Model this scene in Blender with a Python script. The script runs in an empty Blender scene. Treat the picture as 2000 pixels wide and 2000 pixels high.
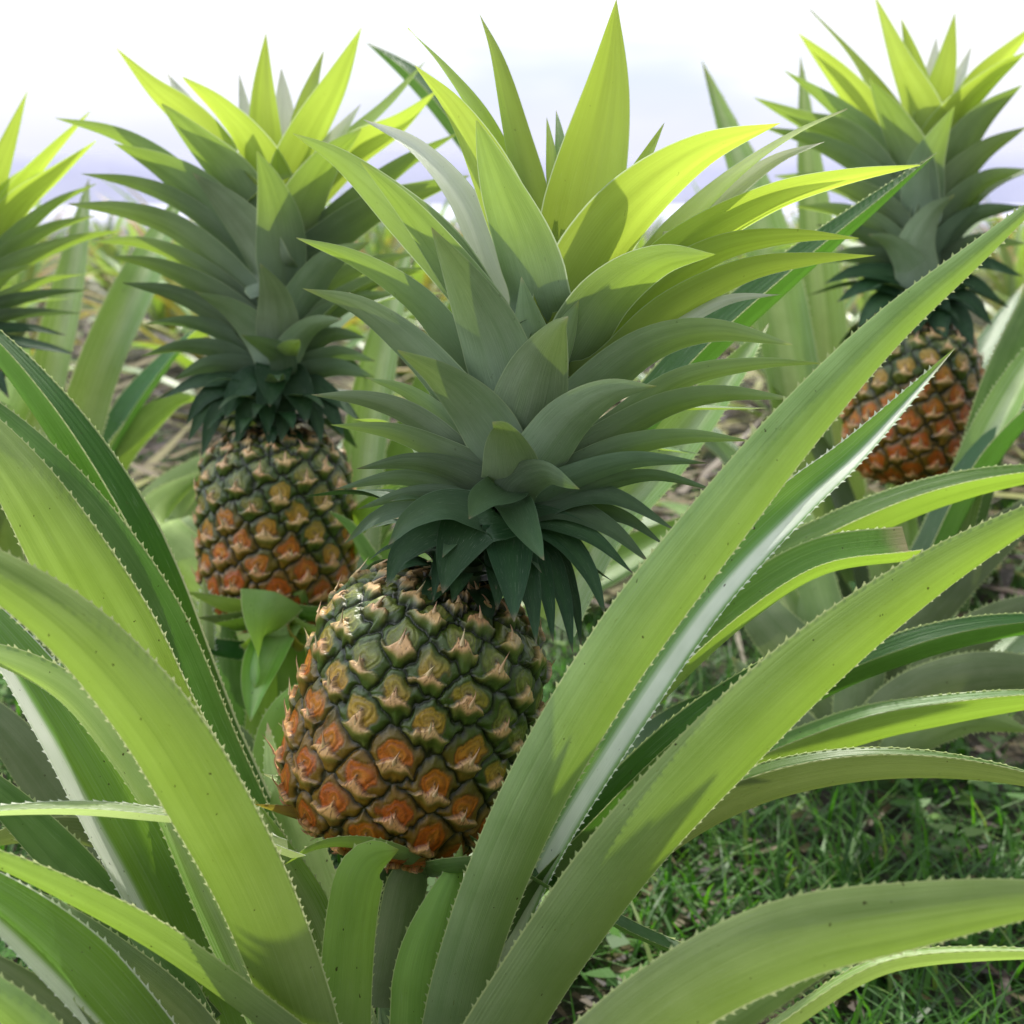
import bpy, math, random
import numpy as np
from mathutils import Vector, Matrix, noise

random.seed(7); rng = np.random.default_rng(7)
scene = bpy.context.scene
COL = scene.collection
R = math.radians

# ------------------------------------------------------------------ camera
CAM_H, PITCH, FOV = 0.59, R(14.0), R(45.0)
K = math.tan(FOV/2)
CAM = Vector((0, 0, CAM_H))
FWD = Vector((0, math.cos(PITCH), -math.sin(PITCH)))
RGT = Vector((1, 0, 0))
UPV = Vector((0, math.sin(PITCH), math.cos(PITCH)))
def at(x, y, d):
    """world point seen at (x, y) of a 2184-wide survey grid, d metres out along the view axis"""
    return CAM + FWD*d + RGT*(d*K*(x-1092)/1092) + UPV*(d*K*(1092-y)/1092)
def unit(d): return d*K/1092

cd = bpy.data.cameras.new('camera'); cam = bpy.data.objects.new('camera', cd); COL.objects.link(cam)
cam.location = CAM; cam.rotation_euler = (math.pi/2-PITCH, 0, 0)
cd.angle = FOV; cd.clip_start = 0.02; cd.clip_end = 3000
cd.dof.use_dof = True; cd.dof.focus_distance = 0.605; cd.dof.aperture_fstop = 11.0
scene.camera = cam

# ------------------------------------------------------------------ materials
class NT:
    def __init__(s, name):
        s.m = bpy.data.materials.new(name); s.m.use_nodes = True
        s.t = s.m.node_tree; s.t.nodes.clear()
    def n(s, typ, **kw):
        nd = s.t.nodes.new(typ)
        for k, v in kw.items():
            if k in nd.inputs.keys() if isinstance(k, str) else False: nd.inputs[k].default_value = v
            else: setattr(nd, k, v)
        return nd
    def l(s, a, b): s.t.links.new(a, b)
    def math(s, op, a, b=None, c=None, clamp=False):
        nd = s.t.nodes.new('ShaderNodeMath'); nd.operation = op; nd.use_clamp = clamp
        for i, v in enumerate((a, b, c)):
            if v is None: continue
            if isinstance(v, (int, float)): nd.inputs[i].default_value = v
            else: s.l(v, nd.inputs[i])
        return nd.outputs[0]
    def ss(s, v, lo, hi):
        nd = s.t.nodes.new('ShaderNodeMapRange'); nd.interpolation_type = 'SMOOTHSTEP'
        s.l(v, nd.inputs[0]); nd.inputs[1].default_value = lo; nd.inputs[2].default_value = hi
        return nd.outputs[0]
    def mix(s, f, a, b, blend='MIX'):
        nd = s.t.nodes.new('ShaderNodeMix'); nd.data_type = 'RGBA'; nd.blend_type = blend
        for sock, v in ((nd.inputs[0], f), (nd.inputs[6], a), (nd.inputs[7], b)):
            if isinstance(v, (int, float)): sock.default_value = v
            elif isinstance(v, tuple): sock.default_value = (*v, 1) if len(v) == 3 else v
            else: s.l(v, sock)
        return nd.outputs[2]
    def noise(s, vec, scale, detail=3, rough=0.55, dims='3D'):
        nd = s.t.nodes.new('ShaderNodeTexNoise'); nd.noise_dimensions = dims
        if vec is not None: s.l(vec, nd.inputs['Vector'])
        nd.inputs['Scale'].default_value = scale; nd.inputs['Detail'].default_value = detail
        nd.inputs['Roughness'].default_value = rough
        return nd.outputs[0]
    def mapping(s, vec, scale, loc=None):
        nd = s.t.nodes.new('ShaderNodeMapping'); s.l(vec, nd.inputs[0]); nd.inputs['Scale'].default_value = scale
        if loc is not None: s.l(loc, nd.inputs['Location'])
        return nd.outputs[0]

def leaf_mat(name, up, low, mid, trans, base, tfac=0.36, midw=0.5, rough=0.36, spots=1.0, edge=(0.42, 0.50, 0.20), tip=(0.30, 0.30, 0.10), gloss=0.5, dry=0.0, tbase=0.42, stripe=None):
    k = NT(name)
    tc = k.n('ShaderNodeTexCoord'); oi = k.n('ShaderNodeObjectInfo')
    sep = k.n('ShaderNodeSeparateXYZ'); k.l(tc.outputs['UV'], sep.inputs[0])
    u, v = sep.outputs[0], sep.outputs[1]
    rnd = oi.outputs['Random']
    off = k.n('ShaderNodeCombineXYZ'); k.l(k.math('MULTIPLY', rnd, 37.0), off.inputs[0]); k.l(k.math('MULTIPLY', rnd, 19.0), off.inputs[1])
    ax = k.math('MULTIPLY', k.math('ABSOLUTE', k.math('SUBTRACT', u, 0.5)), 2.0)
    fine = k.noise(k.mapping(tc.outputs['UV'], (46, 1.6, 1), off.outputs[0]), 1.0, 3)
    finer = k.noise(k.mapping(tc.outputs['UV'], (130, 5, 1), off.outputs[0]), 1.0, 2)
    wide = k.noise(k.mapping(tc.outputs['UV'], (4.2, 0.9, 1), off.outputs[0]), 1.0, 3)
    blot = k.noise(k.mapping(tc.outputs['Object'], (38, 38, 38), off.outputs[0]), 1.0, 4)
    # upper face: green with a paler channel, lower face: waxy grey green
    band = k.ss(k.math('ADD', ax, k.math('MULTIPLY', k.math('SUBTRACT', wide, 0.5), 0.9)), 0.62, 0.05)
    if stripe:      # sun glare painted as a pale band on one channel wall
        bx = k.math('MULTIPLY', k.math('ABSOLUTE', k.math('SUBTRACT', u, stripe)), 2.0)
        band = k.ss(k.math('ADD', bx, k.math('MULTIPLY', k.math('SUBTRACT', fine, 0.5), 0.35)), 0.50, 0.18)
    upc = k.mix(k.math('MULTIPLY', band, midw), up, mid)
    upc = k.mix(k.math('MULTIPLY', k.ss(fine, 0.35, 0.7), 0.12 if stripe else 0.45), upc, mid)
    lowc = k.mix(k.ss(wide, 0.36, 0.66), low, tuple(0.62*a+0.38*b for a, b in zip(low, up)))
    lowc = k.mix(k.math('MULTIPLY', k.ss(finer, 0.4, 0.75), 0.5), lowc, tuple(min(1, c*1.5) for c in low))
    geo = k.n('ShaderNodeNewGeometry')
    c = k.mix(geo.outputs['Backfacing'], upc, lowc)
    c = k.mix(k.math('MULTIPLY', k.ss(k.math('ADD', v, k.math('MULTIPLY', wide, 0.25)), 0.62, 0.12), 0.65), c, base)
    c = k.mix(k.math('MULTIPLY', k.ss(blot, 0.30, 0.75), 0.28), c, tuple(x*0.55 for x in up))
    # per leaf variation
    hsv = k.n('ShaderNodeHueSaturation'); k.l(c, hsv.inputs['Color'])
    k.l(k.math('ADD', 0.485, k.math('MULTIPLY', rnd, 0.03)), hsv.inputs['Hue'])
    k.l(k.math('ADD', 0.82, k.math('MULTIPLY', k.math('FRACT', k.math('MULTIPLY', rnd, 7.31)), 0.36)), hsv.inputs['Value'])
    c = hsv.outputs[0]
    mrg = k.ss(k.math('ADD', ax, k.math('MULTIPLY', k.math('SUBTRACT', fine, 0.5), 0.04)), 0.955, 0.985)
    c = k.mix(k.math('MULTIPLY', mrg, 0.8), c, edge)
    tipf = k.ss(k.math('ADD', v, k.math('MULTIPLY', blot, 0.05)), 0.955, 1.03)
    c = k.mix(tipf, c, tip)
    sp = k.noise(k.mapping(tc.outputs['Object'], (430, 430, 260), off.outputs[0]), 1.0, 1)
    spot = k.math('MULTIPLY', k.ss(sp, 0.765, 0.79), 0.85*spots)
    sp2 = k.noise(k.mapping(tc.outputs['Object'], (75, 75, 60), off.outputs[0]), 1.0, 4, 0.7)
    scar = k.math('MULTIPLY', k.ss(sp2, 0.70, 0.76), 0.4*spots)
    fl = k.noise(k.mapping(tc.outputs['UV'], (26, 90, 1), off.outputs[0]), 1.0, 2)
    c = k.mix(k.math('MULTIPLY', k.ss(fl, 0.70, 0.76), 0.55*spots), c, (0.11, 0.075, 0.03))
    pale = k.noise(k.mapping(tc.outputs['UV'], (60, 11, 1), off.outputs[0]), 1.0, 3, 0.7)
    c = k.mix(k.math('MULTIPLY', k.ss(pale, 0.58, 0.72), 0.30), c, (0.50, 0.56, 0.42))
    c = k.mix(scar, c, (0.16, 0.15, 0.05)); c = k.mix(spot, c, (0.05, 0.035, 0.012))
    if dry: c = k.mix(k.ss(k.math('ADD', v, k.math('MULTIPLY', wide, .5)), 1.15-dry, 1.45-dry), c, (0.30, 0.17, 0.05))
    tcol = k.mix(k.math('MULTIPLY', k.ss(wide, .35, .7), 0.6), trans, tuple(x*0.62 for x in trans))
    tcol = k.mix(k.math('MULTIPLY', k.ss(v, 0.75, 0.15), 0.9), tcol, tuple(x*tbase for x in trans))
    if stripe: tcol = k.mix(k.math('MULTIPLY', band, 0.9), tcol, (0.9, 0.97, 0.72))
    tcol = k.mix(k.math('MULTIPLY', mrg, 0.85), tcol, tuple(min(.95, x*1.6+.25) for x in edge))
    tcol = k.mix(k.math('MAXIMUM', spot, scar), tcol, (0.05, 0.04, 0.01))
    bs = k.n('ShaderNodeBsdfPrincipled'); k.l(c, bs.inputs['Base Color'])
    rr = k.math('ADD', rough, k.math('MULTIPLY', k.math('SUBTRACT', fine, 0.5), 0.22)); k.l(rr, bs.inputs['Roughness'])
    k.l(k.math('SUBTRACT', gloss, k.math('MULTIPLY', geo.outputs['Backfacing'], gloss*0.72)), bs.inputs['Specular IOR Level'])
    bmp = k.n('ShaderNodeBump'); bmp.inputs['Strength'].default_value = 0.38; bmp.inputs['Distance'].default_value = 0.0012
    k.l(k.math('ADD', k.math('MULTIPLY', fine, 0.8), k.math('ADD', k.math('MULTIPLY', finer, 0.35), k.math('MULTIPLY', blot, 0.5))), bmp.inputs['Height'])
    k.l(bmp.outputs[0], bs.inputs['Normal'])
    tr = k.n('ShaderNodeBsdfTranslucent'); k.l(tcol, tr.inputs['Color'])
    mx = k.n('ShaderNodeMixShader'); mx.inputs[0].default_value = tfac
    k.l(bs.outputs[0], mx.inputs[1]); k.l(tr.outputs[0], mx.inputs[2])
    out = k.n('ShaderNodeOutputMaterial'); k.l(mx.outputs[0], out.inputs[0])
    return k.m

M = {}
# plant leaves
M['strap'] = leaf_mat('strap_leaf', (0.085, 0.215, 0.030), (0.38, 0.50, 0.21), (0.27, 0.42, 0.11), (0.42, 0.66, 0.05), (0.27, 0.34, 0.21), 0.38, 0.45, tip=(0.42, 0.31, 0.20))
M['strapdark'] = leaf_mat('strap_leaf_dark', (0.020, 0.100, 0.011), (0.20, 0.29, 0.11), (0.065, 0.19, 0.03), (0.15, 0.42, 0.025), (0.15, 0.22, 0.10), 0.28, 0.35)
M['strappale'] = leaf_mat('strap_leaf_pale', (0.18, 0.36, 0.06), (0.40, 0.48, 0.28), (0.56, 0.66, 0.34), (0.52, 0.76, 0.12), (0.36, 0.46, 0.22), 0.38, 0.9, 0.27, gloss=0.8)
M['strapwhite'] = leaf_mat('strap_leaf_glare', (0.24, 0.42, 0.10), (0.42, 0.52, 0.26), (0.78, 0.84, 0.62), (0.70, 0.90, 0.30), (0.42, 0.52, 0.26), 0.44, 1.0, 0.25, gloss=0.9, edge=(0.85, 0.88, 0.72))  # near-white colour stands in for sun glare on the upper face
for nm, st in (('stripeleft', .17), ('striperight', .74)):  # glare of the sunlit wall painted along one side
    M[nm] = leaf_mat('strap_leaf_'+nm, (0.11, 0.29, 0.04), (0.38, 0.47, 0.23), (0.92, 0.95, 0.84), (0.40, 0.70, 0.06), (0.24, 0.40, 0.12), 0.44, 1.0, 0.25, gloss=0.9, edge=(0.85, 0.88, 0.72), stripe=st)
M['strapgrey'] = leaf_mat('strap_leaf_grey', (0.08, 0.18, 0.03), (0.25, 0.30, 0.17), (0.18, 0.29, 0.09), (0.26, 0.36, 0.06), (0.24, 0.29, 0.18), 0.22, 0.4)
M['strapfresh'] = leaf_mat('strap_leaf_fresh', (0.16, 0.36, 0.05), (0.34, 0.52, 0.13), (0.42, 0.60, 0.20), (0.50, 0.78, 0.06), (0.36, 0.50, 0.18), 0.40, 0.8, 0.3, gloss=0.7)
M['yellow'] = leaf_mat('yellowing_leaf', (0.26, 0.32, 0.05), (0.34, 0.33, 0.12), (0.42, 0.40, 0.10), (0.6, 0.55, 0.06), (0.22, 0.20, 0.07), 0.30, 0.5, dry=0.5)
# crown leaves
ce = dict(spots=0.3, edge=(0.36, 0.44, 0.25), tip=(0.46, 0.42, 0.28))
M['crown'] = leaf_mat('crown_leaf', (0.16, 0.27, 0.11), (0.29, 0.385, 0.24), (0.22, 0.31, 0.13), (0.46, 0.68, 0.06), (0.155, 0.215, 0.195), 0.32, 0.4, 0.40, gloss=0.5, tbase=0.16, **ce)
M['crownshade'] = leaf_mat('crown_leaf_shaded', (0.16, 0.27, 0.11), (0.30, 0.385, 0.25), (0.22, 0.31, 0.13), (0.40, 0.60, 0.08), (0.155, 0.215, 0.195), 0.09, 0.4, 0.40, gloss=0.5, tbase=0.3, **ce)  # shaded copy of crown: translucency cut to keep sun patches off
M['crownbright'] = leaf_mat('crown_leaf_sunlit', (0.30, 0.44, 0.08), (0.36, 0.46, 0.16), (0.38, 0.5, 0.12), (0.68, 0.88, 0.09), (0.28, 0.37, 0.18), 0.52, 0.4, 0.40, gloss=0.5, tbase=0.5, **ce)  # sunlit copy of crown: backlight put into a brighter colour
M['crownwhite'] = leaf_mat('crown_leaf_glare', (0.66, 0.70, 0.56), (0.36, 0.44, 0.26), (0.86, 0.88, 0.80), (0.92, 0.95, 0.76), (0.42, 0.50, 0.32), 0.50, 0.9, 0.26, gloss=0.8, **ce)  # white glare of the sun painted into the leaf colour
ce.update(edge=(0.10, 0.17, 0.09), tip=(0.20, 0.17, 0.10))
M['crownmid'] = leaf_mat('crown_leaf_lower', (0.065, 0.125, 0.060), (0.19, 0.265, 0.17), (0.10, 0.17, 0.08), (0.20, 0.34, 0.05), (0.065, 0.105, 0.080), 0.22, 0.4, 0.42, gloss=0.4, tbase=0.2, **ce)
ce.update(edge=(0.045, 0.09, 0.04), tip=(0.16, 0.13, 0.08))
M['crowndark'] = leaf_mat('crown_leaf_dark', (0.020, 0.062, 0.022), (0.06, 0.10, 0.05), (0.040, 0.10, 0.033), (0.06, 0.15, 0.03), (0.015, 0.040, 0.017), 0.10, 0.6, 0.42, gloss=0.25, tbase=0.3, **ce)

def fruit_mat():
    k = NT('pineapple_rind')
    at_ = k.n('ShaderNodeAttribute'); at_.attribute_name = 'Col'
    tc = k.n('ShaderNodeTexCoord')
    nz = k.noise(tc.outputs['Object'], 420, 3); nz2 = k.noise(tc.outputs['Object'], 1500, 2)
    c = k.mix(k.math('MULTIPLY', k.ss(nz, 0.3, 0.7), 0.42), at_.outputs['Color'], (0.5, 0.5, 0.5), 'OVERLAY')
    nz3 = k.noise(k.mapping(tc.outputs['Object'], (900, 900, 300)), 1.0, 2)
    c = k.mix(k.math('MULTIPLY', k.ss(nz3, 0.62, 0.74), 0.55), c, (0.06, 0.035, 0.012))
    c = k.mix(k.math('MULTIPLY', k.ss(nz2, 0.60, 0.75), 0.10), c, (0.6, 0.55, 0.42))
    bs = k.n('ShaderNodeBsdfPrincipled'); k.l(c, bs.inputs['Base Color'])
    bs.inputs['Roughness'].default_value = 0.36; bs.inputs['Specular IOR Level'].default_value = 0.55
    bs.inputs['Subsurface Weight'].default_value = 0.0
    b = k.n('ShaderNodeBump'); b.inputs['Strength'].default_value = 0.35; b.inputs['Distance'].default_value = 0.0008
    k.l(k.math('ADD', nz, k.math('MULTIPLY', nz2, 0.5)), b.inputs['Height']); k.l(b.outputs[0], bs.inputs['Normal'])
    o = k.n('ShaderNodeOutputMaterial'); k.l(bs.outputs[0], o.inputs[0])
    return k.m
M['rind'] = fruit_mat()

def simple_mat(name, c1, c2, scale=40, rough=0.5, stretch=(1, 1, 1), bump=0.3):
    k = NT(name); tc = k.n('ShaderNodeTexCoord')
    nz = k.noise(k.mapping(tc.outputs['Object'], stretch), scale, 5)
    c = k.mix(k.ss(nz, 0.3, 0.7), c1, c2)
    bs = k.n('ShaderNodeBsdfPrincipled'); k.l(c, bs.inputs['Base Color']); bs.inputs['Roughness'].default_value = rough
    b = k.n('ShaderNodeBump'); b.inputs['Strength'].default_value = bump; b.inputs['Distance'].default_value = 0.002
    k.l(nz, b.inputs['Height']); k.l(b.outputs[0], bs.inputs['Normal'])
    o = k.n('ShaderNodeOutputMaterial'); k.l(bs.outputs[0], o.inputs[0])
    return k.m
M['stalk'] = simple_mat('stalk', (0.05, 0.10, 0.035), (0.15, 0.22, 0.09), 60)
M['core'] = simple_mat('crown_core', (0.05, 0.085, 0.04), (0.09, 0.14, 0.06), 60)

def ground_mat():
    k = NT('soil_and_weeds'); tc = k.n('ShaderNodeTexCoord'); g = tc.outputs['Object']
    n1 = k.noise(g, 9, 6, 0.65); n2 = k.noise(g, 60, 5, 0.7); n3 = k.noise(g, 1.6, 4); n4 = k.noise(g, 170, 3)
    c = k.mix(k.ss(n2, 0.35, 0.68), (0.014, 0.010, 0.007), (0.06, 0.042, 0.022))
    c = k.mix(k.ss(n4, 0.62, 0.74), c, (0.13, 0.10, 0.055))
    c = k.mix(k.math('MULTIPLY', k.ss(n1, 0.45, 0.62), 0.75), c, (0.035, 0.075, 0.016))
    c = k.mix(k.math('MULTIPLY', k.ss(n3, 0.50, 0.68), 0.5), c, (0.16, 0.15, 0.04))
    # crop tone past the near rows, then distance haze painted in lilac
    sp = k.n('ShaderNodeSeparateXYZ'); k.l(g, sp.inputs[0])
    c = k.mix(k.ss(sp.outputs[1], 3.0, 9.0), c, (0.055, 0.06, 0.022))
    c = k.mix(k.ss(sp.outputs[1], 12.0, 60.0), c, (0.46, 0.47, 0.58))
    bs = k.n('ShaderNodeBsdfPrincipled'); k.l(c, bs.inputs['Base Color']); bs.inputs['Roughness'].default_value = 0.9
    b = k.n('ShaderNodeBump'); b.inputs['Strength'].default_value = 0.8; b.inputs['Distance'].default_value = 0.02
    k.l(k.math('ADD', n2, n4), b.inputs['Height']); k.l(b.outputs[0], bs.inputs['Normal'])
    o = k.n('ShaderNodeOutputMaterial'); k.l(bs.outputs[0], o.inputs[0])
    return k.m
M['ground'] = ground_mat()
def blade_mat(name, cols, tr, tf=0.35):
    k = NT(name); a = k.n('ShaderNodeAttribute'); a.attribute_name = 'Col'
    sep = k.n('ShaderNodeSeparateColor'); k.l(a.outputs['Color'], sep.inputs[0])
    rp = k.n('ShaderNodeValToRGB'); k.l(sep.outputs[0], rp.inputs[0])
    e = rp.color_ramp.elements
    while len(e) < len(cols): e.new(0.5)
    for i, c in enumerate(cols): e[i].position = i/(len(cols)-1); e[i].color = (*c, 1)
    bs = k.n('ShaderNodeBsdfPrincipled'); k.l(rp.outputs[0], bs.inputs['Base Color']); bs.inputs['Roughness'].default_value = 0.5
    t = k.n('ShaderNodeBsdfTranslucent'); k.l(k.mix(1.0, rp.outputs[0], tr, 'MULTIPLY'), t.inputs[0])
    mx = k.n('ShaderNodeMixShader'); mx.inputs[0].default_value = tf
    k.l(bs.outputs[0], mx.inputs[1]); k.l(t.outputs[0], mx.inputs[2])
    o = k.n('ShaderNodeOutputMaterial'); k.l(mx.outputs[0], o.inputs[0]); return k.m
M['grass'] = blade_mat('grass_blades', [(0.014, 0.050, 0.007), (0.042, 0.135, 0.014), (0.075, 0.20, 0.02), (0.20, 0.28, 0.08)], (2.2, 2.4, 1.0))
M['litter'] = blade_mat('dead_leaf', [(0.02, 0.012, 0.010), (0.055, 0.03, 0.014), (0.10, 0.07, 0.02), (0.18, 0.15, 0.06), (0.22, 0.24, 0.03)], (1.2, 1.0, 0.6), 0.2)
M['hill'] = simple_mat('misty_hill', (0.27, 0.28, 0.40), (0.31, 0.32, 0.43), 0.02, 1.0, bump=0)  # distance haze painted into the hill colour

# ------------------------------------------------------------------ object helpers
def tag(o, label=None, cat=None, group=None, kind=None):
    if label: o['label'] = label
    if cat: o['category'] = cat
    if group: o['group'] = group
    if kind: o['kind'] = kind
    return o
def empty(name, loc):
    o = bpy.data.objects.new(name, None); o.location = loc; o.empty_display_size = 0.1; COL.objects.link(o); return o
def link(name, me, mat, parent=None):
    o = bpy.data.objects.new(name, me); COL.objects.link(o)
    if mat is not None: me.materials.append(mat)
    if parent is not None: o.parent = parent
    return o
def org(parent):
    p = Vector((0, 0, 0))
    while parent is not None: p = p + parent.location; parent = parent.parent
    return p

def spline(P, n):
    """Catmull-Rom through world points P, n samples evenly spaced by length"""
    P = [Vector(p) for p in P]
    if len(P) == 2: P = [P[0], P[0].lerp(P[1], .5), P[1]]
    Q = [P[0]*2-P[1]] + P + [P[-1]*2-P[-2]]
    out = []
    for i in range(1, len(Q)-2):
        a, b, c, d = Q[i-1:i+3]
        for j in range(14):
            t = j/14
            out.append(0.5*((2*b)+(c-a)*t+(2*a-5*b+4*c-d)*t*t+(3*b-a-3*c+d)*t**3))
    out.append(P[-1])
    L = [0]
    for i in range(1, len(out)): L.append(L[-1]+(out[i]-out[i-1]).length)
    res = []; k = 0
    for i in range(n):
        s = L[-1]*i/(n-1)
        while k < len(L)-2 and L[k+1] < s: k += 1
        f = (s-L[k])/max(1e-9, L[k+1]-L[k])
        res.append(out[k].lerp(out[k+1], min(1, f)))
    return res, L[-1]

def prof_crown(t):
    if t < 0.32: return (0.74+0.26*math.sin(t/0.32*math.pi/2))*(0.35+0.65*min(1, t/0.10))
    q = (t-0.32)/0.68
    return max(0.0, (1-q**1.75))*(1-0.12*q)+0.012
def prof_strap(t):
    if t < 0.15: return 1.12-0.12*t/0.15
    if t < 0.45: return 1.0
    q = (t-0.45)/0.55
    return max(0.0, 1-q**1.7)+0.008
def prof_wide(t): return 1.0 if t < .75 else max(0.02, 1-((t-.75)/.25)**2.2)
def prof_cut(t): return 1.0-0.25*t

def leaf_mesh(name, P, width, normal_fn, chan, prof, origin, nl=36, nw=9, teeth=None, view_fit=True, vee=0.0, wav=0.0, flare=None):
    """strap leaf along P. normal_fn(point, tangent, t) -> direction the upper face looks. width is the seen width."""
    C, L = spline(P, nl)
    T = [(C[min(i+1, nl-1)]-C[max(i-1, 0)]).normalized() for i in range(nl)]
    xs = [-1+2*j/(nw-1) for j in range(nw)]
    def cz(x):
        a = abs(x); return chan*(vee*a + (1-vee)*a*a)
    frames = []
    for i in range(nl):
        N = normal_fn(C[i], T[i], i/(nl-1)); N = N - T[i]*N.dot(T[i])
        if N.length < 1e-5: N = T[i].orthogonal()
        N.normalize()
        if frames and frames[-1][1].dot(N) < 0.2: N = (frames[-1][1]*0.8+N*0.4); N = (N-T[i]*N.dot(T[i])).normalized()
        frames.append((T[i].cross(N).normalized(), N))
    if view_fit:   # width as it shows from the survey position -> true width
        f = []
        for q in (0.25, 0.4, 0.55):
            i = int(q*(nl-1)); V = (CAM-C[i]).normalized(); W = T[i].cross(V)
            if W.length < 1e-4: continue
            W.normalize(); S, N = frames[i]
            pr = [x*S.dot(W)+cz(x)*N.dot(W) for x in xs]
            f.append((max(pr)-min(pr))/2)
        fac = max(0.62, sum(f)/len(f)) if f else 1
        width = width/fac
    hw = width/2
    verts, uvs, faces = [], [], []
    ph = random.random()*6
    for i in range(nl):
        t = i/(nl-1); w = hw*prof(t); S, N = frames[i]
        ch = 1.0 if flare is None else flare(t)
        wv = wav*math.sin(t*9+ph)*hw
        for x in xs:
            verts.append(C[i]+S*(x*w)+N*(cz(x)*ch*w + wv*x)-origin); uvs.append((0.5+0.5*x, t))
    for i in range(nl-1):
        for j in range(nw-1):
            a = i*nw+j; faces.append((a, a+1, a+nw+1, a+nw))
    if teeth:
        sp, hgt = teeth
        n = int(L/sp)
        for side in (0, nw-1):
            sg = -1 if side == 0 else 1
            for q in range(n):
                t = (q+0.5+random.uniform(-.22, .22))/n
                if t > 0.97 or t < 0.03: continue
                fi = t*(nl-1); i = min(nl-2, int(fi)); f = fi-i
                e = verts[i*nw+side].lerp(verts[(i+1)*nw+side], f)
                S, N = frames[i]; tg = T[i]
                w2 = sp*0.34*random.uniform(.8, 1.2); h2 = hgt*random.uniform(.35, 1.4)
                b = len(verts)
                ed = (verts[(i+1)*nw+side]-verts[i*nw+side]).normalized()
                nn = (S*sg+N*0.35*(1 if chan > 0 else -1)).normalized()
                verts += [e-ed*w2-S*sg*0.0006, e+ed*w2*0.7-S*sg*0.0006, e+nn*h2+ed*h2*0.9]
                uu = 0.0 if side == 0 else 1.0
                uvs += [(uu, t)]*3
                faces.append((b, b+1, b+2) if sg > 0 else (b+1, b, b+2))
    me = bpy.data.meshes.new(name); me.from_pydata([tuple(p) for p in verts], [], faces)
    uvl = me.uv_layers.new(name='UVMap')
    flat = [c for f in faces for vi in f for c in uvs[vi]]
    uvl.data.foreach_set('uv', flat)
    me.polygons.foreach_set('use_smooth', [True]*len(faces))
    me.update(); return me

def roll_normal(r0, r1=None):
    """0: upper face to the survey position, 90: upper face up across the leaf, 180: underside seen"""
    r1 = r0 if r1 is None else r1
    def fn(p, T, t):
        V = (CAM-p).normalized(); V = V-T*V.dot(T)
        V = V.normalized() if V.length > 1e-4 else Vector((0, -1, 0))
        W = T.cross(V).normalized()
        u = W.dot(UPV)
        if u < 0: W = -W
        a = R(r0+(r1-r0)*t)
        return V*math.cos(a)+W*math.sin(a)
    return fn

def strap(parent, w, roll, chan, pts, mat='strap', prof=prof_strap, teeth=True, vee=0.0, nl=None, name='leaf', label=None, sp=0.0046, wav=0.0):
    P = [at(*p) for p in pts]
    d = sum(p[2] for p in pts)/len(pts)
    if isinstance(roll, tuple): fn = roll_normal(*roll)
    else: fn = roll_normal(roll)
    tt = (sp, 0.0013 if d < .8 else 0.0020) if teeth else None
    me = leaf_mesh(name, P, w*unit(d), fn, chan, prof, org(parent), nl or (44 if d < .9 else 26), 11 if d < .9 else 7, tt, vee=vee, wav=wav)
    o = link(name, me, M[mat], parent)
    if label: o['label'] = label
    return o

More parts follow.
